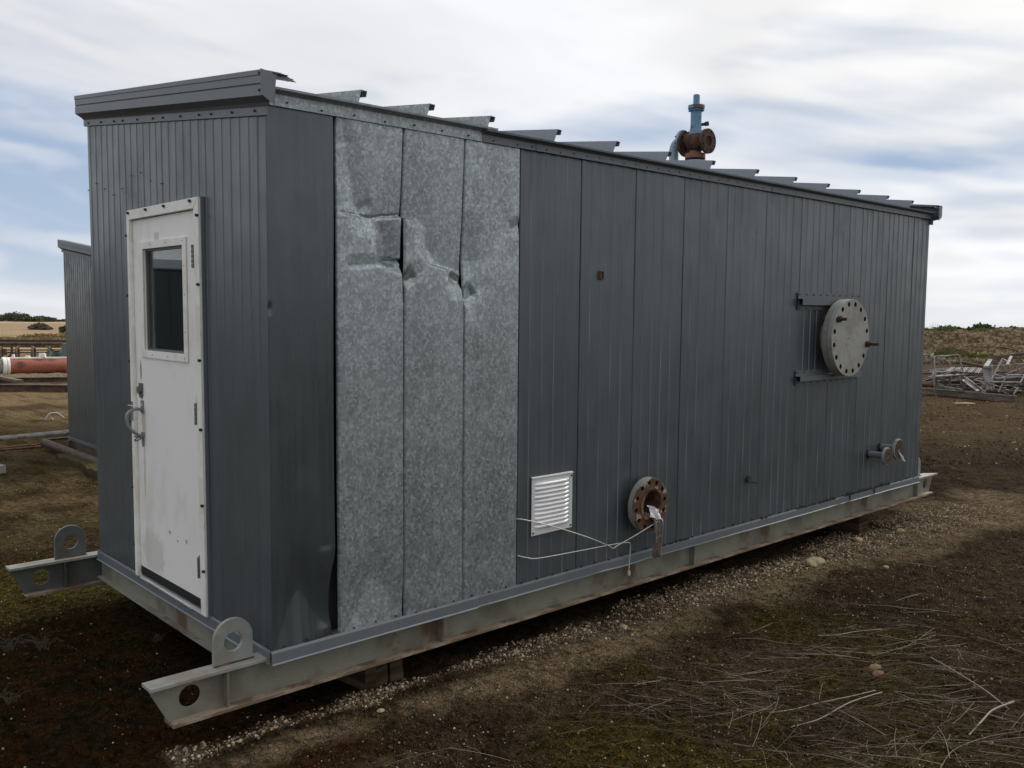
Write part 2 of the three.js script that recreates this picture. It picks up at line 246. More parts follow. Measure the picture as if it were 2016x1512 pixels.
const gravelMask = (x, z) => { if (x < -0.5 || x > 8.6) return 0; const c = 0.02 + 0.08 * (vn(x * 0.9, 3, 431) - 0.5) + 0.07 * ss(2.5, 5, x), w = 0.085 + 0.12 * ss(0.8, 3.4, x) + 0.16 * ss(4, 6.5, x); return ss(w * 1.3, w * 0.3, Math.abs(z - c) + (vn(x * 4, z * 4, 433) - 0.5) * 0.14) * (0.6 + 0.4 * ss(0.35, 0.55, fbm(x * 1.7, z * 3, 3, 435))); };
function sandMask(x, z) {
  if (x < -1.5 || x > 10.5 || z < -1.5 || z > 2) return 0;
  const b = (cx, cz, rx, rz) => ss(1.25, 0.35, Math.hypot((x - cx) / rx, (z - cz) / rz) + (fbm(x * 2.2, z * 2.2, 4, 441) - 0.5) * 1.3);
  return Math.min(1, Math.max(b(8.3, 0.25, 1.35, 0.75), b(0.1, 0.24, 0.45, 0.16), b(0.95, 0.26, 0.6, 0.17), b(2.3, 0.30, 1.3, 0.30), b(4.2, 0.32, 1.7, 0.3), b(6.2, 0.34, 1.6, 0.42)));
}
const mossMask = (x, z) => ss(0.50, 0.66, fbm(x * 0.9 + 3, z * 0.9, 3, 451) * 0.55 + fbm(x * 4, z * 4, 3, 453) * 0.45);
function groundColor(x, z) {
  const [d, l] = dl(x, z), dist = Math.hypot(x + 2, z - 3.8), n = fbm(x * 1.7, z * 1.7, 4, 461), f = fbm(x * 9, z * 9, 3, 463);
  let c = mix3([0.029, 0.0205, 0.0125], [0.056, 0.0405, 0.0265], ss(0.35, 0.68, n * 0.6 + f * 0.4));
  const rear = ss(-2.2, -3.0, z + (x < 0 ? 0 : 0));
  const moss = dist < 9 ? mossMask(x, z) * ss(9, 5, dist) : 0;
  c = mix3(c, mix3([0.036, 0.027, 0.008], [0.070, 0.053, 0.012], f), moss * (z > 0.55 || x < 0 ? 0.75 : 0.2));
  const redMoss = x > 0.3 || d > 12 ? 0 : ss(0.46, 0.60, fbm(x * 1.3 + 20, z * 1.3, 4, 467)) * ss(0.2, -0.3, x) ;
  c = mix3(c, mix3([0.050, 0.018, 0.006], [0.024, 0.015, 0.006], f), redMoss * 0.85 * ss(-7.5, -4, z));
  const soilShade = ss(0.9, 0.1, x + 1.1 * (n - 0.5)) * ss(0.75, 0.3, z + 0.5 * (f - 0.5)) * ss(-3.0, -2.4, z + 0.5 * (n - 0.5));  // building's shade put into the soil colour, in red-brown mossy tones
  c = mix3(c, mix3([0.026, 0.0125, 0.0045], [0.013, 0.010, 0.0048], ss(0.4, 0.6, f)), soilShade * 0.85);
  const green = z > -1 || z < -6 ? 0 : Math.exp(-(((z + 3.25 + 0.25 * (n - 0.5)) / 0.5) ** 2)) * ss(2.4, 0.5, x) * ss(0.3, 0.55, f * 0.5 + n * 0.5);
  c = mix3(c, [0.10, 0.09, 0.026], green * 0.85);
  c = mix3(c, mix3([0.11, 0.085, 0.056], [0.20, 0.158, 0.108], f), sandMask(x, z) * (x > 6.5 ? 1 : 0.75));
  c = mix3(c, mix3([0.075, 0.06, 0.042], [0.125, 0.102, 0.075], f), gravelMask(x, z) * 0.7);
  if (l < 1 && z < -3) {          // the yard on the left
    const yard = ss(-3.6, -6, z), tan = ss(12, 16.5, d + (n - 0.5) * 5);
    let q = mix3([0.05, 0.037, 0.020], [0.125, 0.095, 0.056], ss(0.3, 0.7, fbm(x * 3.3, z * 3.3, 4, 475)));
    q = mix3(q, [0.075, 0.065, 0.024], ss(0.45, 0.6, n) * 0.5);
    const tracks = ss(0.48, 0.60, fbm(d * 1.3, l * 0.14, 4, 471) * 0.6 + fbm(d * 4.5, l * 1.1, 3, 473) * 0.4);
    q = mix3(q, mix3(mix3([0.21, 0.16, 0.095], [0.28, 0.215, 0.135], f), [0.085, 0.06, 0.036], tracks * 0.9), tan);
    c = mix3(c, q, yard * ss(1, -1.5, l));
  }
  if (d > 9) { const rgt = ss(1, 4, l); c = mix3(c, mix3([0.060, 0.042, 0.025], [0.132, 0.098, 0.062], f * 0.6 + n * 0.4), rgt * ss(9, 13, d)); }
  if (d > 44) {
    const left = ss(-4, -14, l * 60 / Math.max(60, d)), band = fbm(d * 0.02, l * 0.006, 3, 481), bl = fbm(x * 0.05, z * 0.05, 4, 483);
    let q = mix3([0.50, 0.40, 0.26], [0.40, 0.31, 0.21], ss(0.4, 0.65, bl));
    q = mix3(q, [0.34, 0.265, 0.195], ss(130, 170, d) * 0.9); q = mix3(q, [0.42, 0.34, 0.24], ss(260, 330, d));
    q = mix3(q, [0.23, 0.18, 0.12], ss(0.6, 0.7, band) * 0.5);
    c = mix3(c, q, left * ss(44, 62, d));
    const top = ss(58, 66, d + (n - 0.5) * 8), g = mix3(mix3([0.26, 0.20, 0.12], [0.17, 0.125, 0.08], bl), [0.11, 0.125, 0.045], Math.max(top * 0.8, ss(0.6, 0.72, fbm(x * 0.22, z * 0.22, 3, 487)) * 0.5));
    c = mix3(c, g, (1 - left) * ss(46, 50, d));
  }
  return c;
}
{
  const axis = (lo, hi, step, grow, far) => { const a = []; for (let v = lo; v <= hi + 1e-6; v += step) a.push(v); let s = step, v = a[a.length - 1]; const b = []; while (v < far) { s *= grow; v += s; b.push(v); } s = step; v = lo; const c = []; while (v > -far) { s *= grow; v -= s; c.push(v); } return [...c.reverse(), ...a, ...b]; };
  const xs = axis(-1.7, 8.8, 0.03, 1.05, 5200), zs = axis(-3.6, 3.2, 0.03, 1.05, 5200), nx = xs.length, nz = zs.length;
  const pos = new Float32Array(nx * nz * 3), uv = new Float32Array(nx * nz * 2), cl = new Float32Array(nx * nz * 3), idx = new Uint32Array((nx - 1) * (nz - 1) * 6);
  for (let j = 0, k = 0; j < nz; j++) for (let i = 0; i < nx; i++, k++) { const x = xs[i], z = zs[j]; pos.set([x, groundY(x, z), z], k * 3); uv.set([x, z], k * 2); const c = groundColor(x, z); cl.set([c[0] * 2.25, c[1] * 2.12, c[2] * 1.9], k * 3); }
  for (let j = 0, k = 0; j < nz - 1; j++) for (let i = 0; i < nx - 1; i++) { const a = j * nx + i, b = a + 1, c = a + nx, d = c + 1; idx.set([a, c, b, b, c, d], k); k += 6; }
  const g = new THREE.BufferGeometry(); g.setAttribute('position', new THREE.BufferAttribute(pos, 3)); g.setAttribute('uv', new THREE.BufferAttribute(uv, 2)); g.setAttribute('color', new THREE.BufferAttribute(cl, 3)); g.setIndex(new THREE.BufferAttribute(idx, 1)); g.computeVertexNormals();
  const m = new THREE.Mesh(g, E({ side: THREE.FrontSide, vertexColors: true, map: T.soil, bumpMap: T.soilB, bumpScale: 0.03 }));
  m.name = 'ground'; m.userData.kind = 'structure'; m.receiveShadow = m.castShadow = true; scene.add(m);
}

// ------------------------------------------------------------------ the equipment building
const eq = thing('equipment_building', 'long grey metal-clad equipment building on a steel skid with white door in the end', 'building');
const roofY = (z, base = 2.62) => base - SL * z;
// ribbed sheet in local axes: u to the right, y up, face towards +z
function ribbed(w, ytop, { ybot = () => 0, first = 0.04, pitch = 0.1, rise = 0.0035, ou = 0, oy = 0, seed = 1, rows = 7, wave = 0.0015, gap = 0.0012, lip = 0.012, litTint = 1 } = {}) {
  const pr = [[gap, -lip], [gap + 0.003, 0]]; let up = true;
  for (let u = first; u < w - 0.03; u += pitch / 2) { pr.push([u - 0.003, up ? 0 : -rise], [u + 0.003, up ? -rise : 0]); up = !up; }
  pr.push([w - gap - 0.003, up ? 0 : -rise], [w - gap, -lip]);
  const pos = [], uv = [], cl = [];
  const P = (u, d, y) => [u, y, d + wave * (fbm(u * 3 + seed * 7, y * 1.6, 2, 500 + seed) - 0.5) * 2];
  for (let i = 0; i < pr.length - 1; i++) {
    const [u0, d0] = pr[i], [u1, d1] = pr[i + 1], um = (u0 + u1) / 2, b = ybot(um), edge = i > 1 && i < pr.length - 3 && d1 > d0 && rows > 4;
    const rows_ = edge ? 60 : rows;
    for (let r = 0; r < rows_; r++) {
      const q = (u, t) => mix(b, ytop(u), t), t0 = r / rows_, t1 = (r + 1) / rows_, wn = edge ? 1.3 + 1.3 * Math.max(0, vn(r * 0.14, i * 3.7, 530 + seed) - 0.3) : litTint;
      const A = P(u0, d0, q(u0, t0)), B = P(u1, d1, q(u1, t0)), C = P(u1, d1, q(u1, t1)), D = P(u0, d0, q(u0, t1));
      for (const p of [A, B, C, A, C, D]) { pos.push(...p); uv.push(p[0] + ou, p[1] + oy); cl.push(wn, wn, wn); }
    }
  }
  const g = new THREE.BufferGeometry(); g.setAttribute('position', new THREE.Float32BufferAttribute(pos, 3)); g.setAttribute('uv', new THREE.Float32BufferAttribute(uv, 2)); g.setAttribute('color', new THREE.Float32BufferAttribute(cl, 3)); g.computeVertexNormals(); return g;
}
// dented flat sheet in the plane z = 0 (x, y), height field h(x, y), edges xa(y), xb(y)
function sheet(xa, xb, yb, yt, h, nx, ny, ou = 0) {
  const g = new THREE.PlaneGeometry(1, 1, nx, ny), p = g.attributes.position, uv = g.attributes.uv;
  for (let i = 0; i < p.count; i++) { const s = p.getX(i) + 0.5, t = p.getY(i) + 0.5, x0 = mix(xa(0.5 * (yb + yt)), xb(0.5 * (yb + yt)), s); const y = mix(yb, yt(x0) , t); const x = mix(xa(y), xb(y), s); p.setXYZ(i, x, y, h(x, y, s)); uv.setXY(i, x + ou, y); }
  g.computeVertexNormals(); return g.toNonIndexed();
}
const segd = (x, y, a, b) => { const dx = b[0] - a[0], dy = b[1] - a[1], t = Math.min(1, Math.max(0, ((x - a[0]) * dx + (y - a[1]) * dy) / (dx * dx + dy * dy))), px = a[0] + t * dx - x, py = a[1] + t * dy - y; return [Math.hypot(px, py), dx * (y - a[1]) - dy * (x - a[0]), t]; };
// valley along a polyline: depth d at the crease, fading over wl on its left side and wr on its right side
function fold(x, y, pts, d, wl, wr, taper = true) {
  let best = 1e9, side = 0, along = 0;
  for (let i = 0; i < pts.length - 1; i++) { const [q, s, t] = segd(x, y, pts[i], pts[i + 1]); if (q < best) { best = q; side = s; along = (i + t) / (pts.length - 1); } }
  const w = side > 0 ? wl : wr, k = Math.max(0, 1 - best / w);
  return -d * k * (1.15 - 0.15 * k) * (taper ? Math.min(1, 6 * along, 6 * (1 - along)) * 0.8 + 0.2 : 1);
}
const bump = (v, c, w) => Math.max(0, 1 - ((v - c) / w) ** 2);

// long wall: corner trim, three galvanised sheets, ribbed panels
{
  const edge = (y) => 0.349 - 0.020 * bump(y, 0.2, 0.2) - 0.008 * bump(y, 1.1, 0.9);
  const curve = (pts, x) => { if (x <= pts[0][0]) return pts[0][1]; for (let i = 0; i < pts.length - 1; i++) if (x <= pts[i + 1][0]) return mix(pts[i][1], pts[i + 1][1], ss(0, 1, (x - pts[i][0]) / (pts[i + 1][0] - pts[i][0])) * 0.5 + 0.5 * (x - pts[i][0]) / (pts[i + 1][0] - pts[i][0])); return pts[pts.length - 1][1]; };
  const lobeC = [[0.0, 0.0], [0.045, 0.10], [0.11, 0.22], [0.155, 0.265], [0.19, 0.225], [0.235, 0.145], [0.28, 0.085], [0.345, 0.025]];
  const hC = (x, y) => { const yb = curve(lobeC, x), k = Math.max(0, yb - y), near = Math.exp(-(((y - yb) / (y > yb ? 0.20 : 0.5)) ** 2)) * ss(0.02, 0.13, x) * (yb > 0.01 ? 1 : 0); return -0.038 * near + 0.115 * k * (1 + 0.10 * Math.sin(x * 95 + (y - 0.27) * (x - 0.16) * 60)) - 0.020 * bump(y, 0.24, 0.2) * ss(0.2, 0.34, x) + 0.008 * bump(x, 0.29, 0.05) * bump(y, 0.38, 0.09) + 0.003 * (fbm(x * 5, y * 2, 3, 511) - 0.5) + 0.003 - 0.006 * bump(x, 0.0, 0.02) * bump(y, 1.63, 0.03); };
  const c = part('corner_trim', [sheet(() => 0, edge, 0, () => 2.57, hC, 60, 420)], M.sidingDark, eq, true);
  part('corner_trim', [ribbed(0.125, (u) => roofY(u - 0.125, 2.53), { litTint: 1.12, first: 0.045, pitch: 0.14, ou: 5.3, seed: 40 }).rotateY(-Math.PI / 2).translate(-0.001, 0, -0.125)], M.siding, eq, true);  // door-end wing, colour raised for the stronger light on that face
  c.userData.label = 'dark flat corner sheet creased at its lower right edge';
  const gA = [0.364, 0.765, 1.17, 1.58];
  const buck = (y) => bump(y, 1.93, 0.26);
  const lerpY = (pts, y) => { for (let i = 0; i < pts.length - 1; i++) if (y <= pts[i][1] && y >= pts[i + 1][1]) return mix(pts[i + 1][0], pts[i][0], (y - pts[i + 1][1]) / (pts[i][1] - pts[i + 1][1])); return y > pts[0][1] ? pts[0][0] : pts[pts.length - 1][0]; };
  const lerpX = (pts, x) => { for (let i = 0; i < pts.length - 1; i++) if (x >= pts[i][0] && x <= pts[i + 1][0]) return mix(pts[i][1], pts[i + 1][1], ss(0, 1, (x - pts[i][0]) / (pts[i + 1][0] - pts[i][0]))); return x < pts[0][0] ? pts[0][1] : pts[pts.length - 1][1]; };
  // the sheet is pushed in further and further down to a crease line, then springs back below it
  const press = (y, yTop, yC, d, back) => (y > yC ? d * Math.max(0, (yTop - y) / (yTop - yC)) ** 1.15 : d * Math.max(0, 1 - (yC - y) / back));
  const hs = [
    (x, y) => { const xc = lerpY([[0.395, 2.56], [0.448, 2.318], [0.485, 2.151], [0.528, 2.085]], y), y1 = lerpX([[0.366, 2.096], [0.476, 2.091], [0.58, 2.081], [0.656, 2.096], [0.765, 2.107]], x), y2 = lerpX([[0.42, 1.842], [0.563, 1.852], [0.655, 1.876], [0.765, 1.89]], x);
      const right = Math.min(1, Math.max(0, (x - xc + 0.10) / 0.10)), far = ss(0.56, 0.66, x + (y - 1.97) * 0.28);
      const d1 = 0.030, up = -d1 * Math.max(0, (2.56 - y) / (2.56 - y1)) ** 1.15 * right - fold(x, y, [[0.398, 2.56], [0.448, 2.318], [0.485, 2.151], [0.528, 2.085]], -0.012, 0.09, 0.16);
      const lo = -far * (1 - 0.65 * ss(0.69, 0.76, x)) * (0.020 + 0.030 * Math.min(1, Math.max(0, (y1 - y) / (y1 - y2)))) - (1 - far) * d1 * right * Math.max(0, 1 - (y1 - y) / 0.10);
      let h = y > y1 ? mix(up, lo, ss(0.004, 0, y - y1) * 0.5) : y > y2 ? mix(up, lo, 0.5 + 0.5 * ss(0, 0.010, y1 - y)) : -0.050 * far * Math.max(0, 1 - (y2 - y) / 0.03) - 0.006 * (1 - far) * ss(0.4, 0.46, x) * Math.max(0, 1 - (y2 - y) / 0.02);
      h -= 0.006 * Math.max(0, 1 - Math.abs(y - y1 - 0.004) / 0.012) * ss(0.37, 0.42, x);
      if (y < y1 && y > y2) h -= 0.006 * (1 - far) * Math.max(0, 1 - (y - y2) / 0.06) * ss(0.4, 0.46, x);
      h += fold(x, y, [[0.655, 1.872], [0.71, 1.862], [0.77, 1.845]], 0.030, 0.03, 0.045);
      { const yb = curve([[0.364, 0.0], [0.45, 0.06], [0.51, 0.18], [0.555, 0.25], [0.60, 0.22], [0.66, 0.16], [0.71, 0.09], [0.765, 0.02]], x), y2b = curve([[0.37, 0.0], [0.41, 0.03], [0.455, 0.095], [0.485, 0.08], [0.50, 0.0], [0.8, 0.0]], x); return h - 0.013 * Math.exp(-(((y - yb) / (y > yb ? 0.14 : 0.4)) ** 2)) * ss(0.37, 0.5, x) + 0.065 * Math.max(0, yb - y) + 0.09 * Math.max(0, y2b - y); } },
    (x, y) => { const xb = y > 2.10 ? 0.5 : lerpY([[0.775, 2.104], [0.812, 2.093], [0.845, 2.051], [0.86, 1.95], [0.93, 1.87], [1.05, 1.845]], y), right = ss(-0.035, 0.08, x - xb), y1 = lerpX([[0.86, 1.95], [0.95, 1.88], [1.06, 1.846], [1.11, 1.838], [1.18, 1.846]], x);
      let h = -press(y, 2.56, Math.min(2.1, y1), 0.036, 0.16) * right;
      h += fold(x, y, [[0.75, 1.80], [0.785, 1.774], [0.845, 1.805]], 0.021, 0.085, 0.03) + fold(x, y, [[1.07, 1.815], [1.125, 1.79], [1.18, 1.772]], 0.020, 0.04, 0.04);
      return h + 0.004 * bump(x, 0.96, 0.1) * bump(y, 1.6, 0.3); },
    (x, y) => fold(x, y, [[1.145, 1.712], [1.192, 1.683], [1.262, 1.725]], 0.022, 0.09, 0.03) + fold(x, y, [[1.50, 2.09], [1.54, 2.105], [1.59, 2.13]], 0.010, 0.05, 0.06) - 0.012 * ss(1.30, 1.18, x) * bump(y, 1.87, 0.3) + 0.005 * bump(x, 1.25, 0.12) * bump(y, 1.55, 0.2) - 0.008 * bump(x, 1.42, 0.1) * bump(y, 2.2, 0.35) - press(y, 2.56, 1.90, 0.022, 0.2) * ss(1.38, 1.17, x),
  ];
  for (let k = 0; k < 3; k++) {
    const a = gA[k], b = gA[k + 1];
    const h = (x, y, s) => hs[k](x, y) + 0.0045 + 0.005 * (fbm(x * 2.2 + k * 9, y * 1.1, 3, 521) - 0.5) - 0.014 * Math.max(0, 1 - Math.min(s, 1 - s) * (b - a) / 0.006) + (fbm(x * 9, y * 9, 3, 523) - 0.5) * 0.0016 + 0.0011 * Math.tanh(2.2 * Math.sin((x - a) * Math.PI * 2 / 0.1 + 0.6)) * ss(0.15, 0.6, fbm(x * 3, y * 0.8, 2, 527));
    const m = part('siding_panel', [sheet((y) => a + (k ? 0.0022 + 0.002 * buck(y + 0.06 * k) : 0), (y) => b - 0.0022 - (k < 2 ? 0.006 * buck(y + 0.08 * k) : 0), 0.006 - 0.012 * (k === 0), () => 2.575, h, 72, 430, k * 0.31)], M.galv, eq, true);
    m.userData.label = ['dented galvanised panel nearest the corner sheet', 'middle dented galvanised panel', 'galvanised panel next to the painted siding'][k];
  }
  for (let k = 0, x = 1.58; x < L - 0.02; k++, x += 0.516) { const w = Math.min(0.516, L - x); part('siding_panel', [ribbed(w, () => 2.575, { ou: k * 0.73, oy: k * 0.41, seed: k + 2, gap: k === 0 ? 0.0022 : k < 3 ? 0.0005 : 0.0002, lip: k === 0 ? 0.009 : k < 3 ? 0.0055 : 0.0036, rise: 0.0042 }).translate(x, 0, 0)], M.siding, eq, true); }
}
// end wall with the door, facing -x
{
  const door = [-1.66, -0.68], zs = [-W, -1.80, -1.245, -0.69, -0.125];
  for (let k = 0; k < 4; k++) {
    const z0 = zs[k], w = zs[k + 1] - z0;
    part('siding_panel', [ribbed(w, (u) => roofY(z0 + u, 2.53), { litTint: 1.12, ybot: (u) => (z0 + u > door[0] && z0 + u < door[1] ? 2.17 : 0), rise: 0.003, first: 0.048, pitch: k === 0 ? 0.1 : 0.095, ou: 3 + k * 0.77, oy: k * 0.3, seed: 20 + k }).rotateY(-Math.PI / 2).translate(0, 0, z0)], M.siding, eq, true);  // same paint as the long wall, lightened in colour for the light on this end
  }
  for (let k = 0; k < 14; k++) { const w = L / 14; part('siding_panel', [ribbed(w, () => roofY(-W, 2.53), { ou: k, seed: 60 + k, rows: 2 }).rotateY(Math.PI).translate((k + 1) * w, 0, -W)], M.siding, eq, true); }
  for (let k = 0; k < 4; k++) { const w = W / 4; part('siding_panel', [ribbed(w, (u) => roofY(-k * w - u, 2.53), { ou: k, seed: 80 + k, rows: 2 }).rotateY(Math.PI / 2).translate(L, 0, -k * w)], M.siding, eq, true); }
  // insulated core, floor and roof close the room
  const front = poly([[-W + 0.03, 0.0], [-0.03, 0], [-0.03, 2.60], [-W + 0.03, 2.60 + SL * (W - 0.06)]], [[[-1.60, 0.03], [-1.60, 2.13], [-0.74, 2.13], [-0.74, 0.03]]]);
  const fg = ext(front, 0.05).rotateY(-Math.PI / 2).translate(0.075, 0, 0);
  part('wall_core', [fg, span(0.025, L - 0.025, 0, 2.59, -0.13, -0.08), span(0.025, L - 0.025, 0, 2.86, -W + 0.03, -W + 0.08), span(L - 0.075, L - 0.025, 0, 2.6, -W + 0.08, -0.08)], M.core, eq);
  part('floor', [span(0.0, L, -0.03, -0.001, -W + 0.005, -0.005)], M.dust, eq);
  const th = Math.atan(SL), rl = W / Math.cos(th) + 0.02;
  part('roof', [box(L - 0.02, 0.04, rl, L / 2, roofY(-W / 2, 2.572), -W / 2, th)], M.trim, eq);
  // roof ribs: folded sheet standing legs along the slope
  const rx = [0.475, 0.89, 1.304, 1.823, 2.344, 2.868, 3.365, 3.92, 4.46, 4.97, 5.50, 6.04, 6.545];
  const rib = () => { const s = poly([[0, 0.0], [0.0, 0.099], [0.034, 0.097], [0.036, 0.07], [0.034, 0.07], [0.0325, 0.095], [0.002, 0.0965], [0.002, 0]]); const g = ext(s, rl + 0.02); const p = g.attributes.position; for (let i = 0; i < p.count; i++) if (p.getZ(i) > rl) p.setZ(i, p.getZ(i) - 0.02 + 0.33 * (p.getY(i) - 0.02)); g.computeVertexNormals(); return g; };
  rx.forEach((x, i) => { const g = rib(); g.rotateX(th); g.translate(x, roofY(-W, 2.592), -W); part('roof_rib', [g], i < 3 ? M.galv : M.rib, eq); });
  // fascias over both ends
  for (const e of [0, 1]) {
    const X = (v) => (e ? L - v : v), pr = [[-0.001, 2.505], [-0.010, 2.508], [-0.010, 2.545], [-0.022, 2.556], [-0.060, 2.578], [-0.060, 2.622], [-0.0555, 2.627], [-0.060, 2.632], [-0.060, 2.664], [-0.063, 2.667], [-0.063, 2.688], [-0.060, 2.690], [0.035, 2.690], [0.035, 2.672], [0.033, 2.672], [0.033, 2.687], [-0.056, 2.686], [-0.052, 2.585], [-0.004, 2.552]];
    const s = poly(pr.map(([x, y]) => [X(x), y])), g = ext(s, W + 0.12); g.translate(0, 0, -W - 0.035); const p = g.attributes.position; for (let i = 0; i < p.count; i++) { const z = p.getZ(i); p.setY(i, p.getY(i) - SL * Math.min(z, 0.085)); if (z > 0.05 && p.getY(i) < 2.5445) p.setZ(i, 0.03); }
    g.computeVertexNormals();
    const f = part('fascia', [g], M.trim, eq);
    const cap = ext(poly([[-0.066, 2.692], [0.012, 2.680], [0.004, 2.62], [0.002, 2.545], [-0.012, 2.552], [-0.066, 2.582]].map(([x, y]) => [X(x), y])), 0.003).translate(0, -SL * 0.085, 0.085);
    part('end_cap', [cap, box(0.07, 0.002, 0.05, X(0.03), 2.672, 0.07), ext(poly([[0.010, 2.681], [0.05, 2.679], [0.115, 2.652], [0.06, 2.650], [0.010, 2.648]].map(([x, y]) => [X(x), y])), 0.002).translate(0, 0, 0.078), box(0.09, 0.002, 0.05, X(0.055), 2.668, 0.055, 0, 0, e ? 0.12 : -0.12)], M.trim, f);
    const sc = []; for (let k = 0; k < 12; k++) { const z = -0.08 - k * 0.2 - (k % 3) * 0.03; sc.push(rod(V(X(-0.009), 2.523 - SL * z, z), V(X(-0.017), 2.523 - SL * z, z), 0.006, 6)); }
    for (const y of [2.60, 2.675]) sc.push(rod(V(X(-0.06), y - SL * 0.07, 0.068), V(X(-0.068), y - SL * 0.07, 0.068), 0.006, 6));
    tag(part('screw', sc, M.screw, f), 'dark screws along the fascia', null, null, 'stuff');
  }
  // eave trim on the long wall: a galvanised length, then painted lengths
  const eaveG = (x0, x1, dz = 0, up = 0.005) => { const pr = [[0.008, 2.549], [0.015, 2.549], [0.016, 2.583], [0.028, 2.591], [0.056, 2.596], [0.058, 2.606], [-0.06, 2.610], [-0.06, 2.59]].map(([z, y]) => [z + (z > 0 ? dz : 0), y > 2.55 ? y + up : y]); const g = ext(poly(pr), x1 - x0); const p = g.attributes.position; for (let i = 0; i < p.count; i++) { const z = p.getX(i), y = p.getY(i), x = p.getZ(i); p.setXYZ(i, x0 + x, y, z); } const ix = g.index; const q = g.toNonIndexed ? (g.index ? g.toNonIndexed() : g) : g; const a = q.attributes.position; for (let i = 0; i < a.count; i += 3) { const t = [a.getX(i + 1), a.getY(i + 1), a.getZ(i + 1)]; a.setXYZ(i + 1, a.getX(i + 2), a.getY(i + 2), a.getZ(i + 2)); a.setXYZ(i + 2, ...t); } q.computeVertexNormals(); return q; };
  part('eave_trim', [eaveG(0.012, 1.36, 0, 0.018)], M.galvBright, eq).userData.label = 'bright galvanised length of the eave trim near the door end';
  part('eave_trim', [eaveG(1.28, 1.70, 0.0025)], M.trim, eq);
  part('eave_trim', [eaveG(1.685, 4.2, 0.005)], M.trim, eq);
  part('eave_trim', [eaveG(4.19, L + 0.0, 0.0075)], M.trim, eq);
  const sc = []; const r = rng(3); for (let x = 0.1; x < L; x += x < 1.4 ? 0.18 : 0.115) { const y = 2.562 + r() * 0.012; sc.push(rod(V(x, y, 0.014), V(x, y, 0.024), 0.0045, 6)); }
  for (let x = 0.06; x < L; x += 0.13) { const y = 0.012 + r() * 0.01; sc.push(rod(V(x, y, -0.004), V(x, y, 0.012), 0.005, 6)); }
  for (let x = 1.2; x < 2.4; x += 0.15) sc.push(rod(V(-0.002, 2.36 + 0.05 * Math.sin(x * 9), -x), V(-0.007, 2.36 + 0.05 * Math.sin(x * 9), -x), 0.004, 6));
  tag(part('screw', sc, M.screw, eq), 'dark screws along the long wall trims', null, null, 'stuff');
}
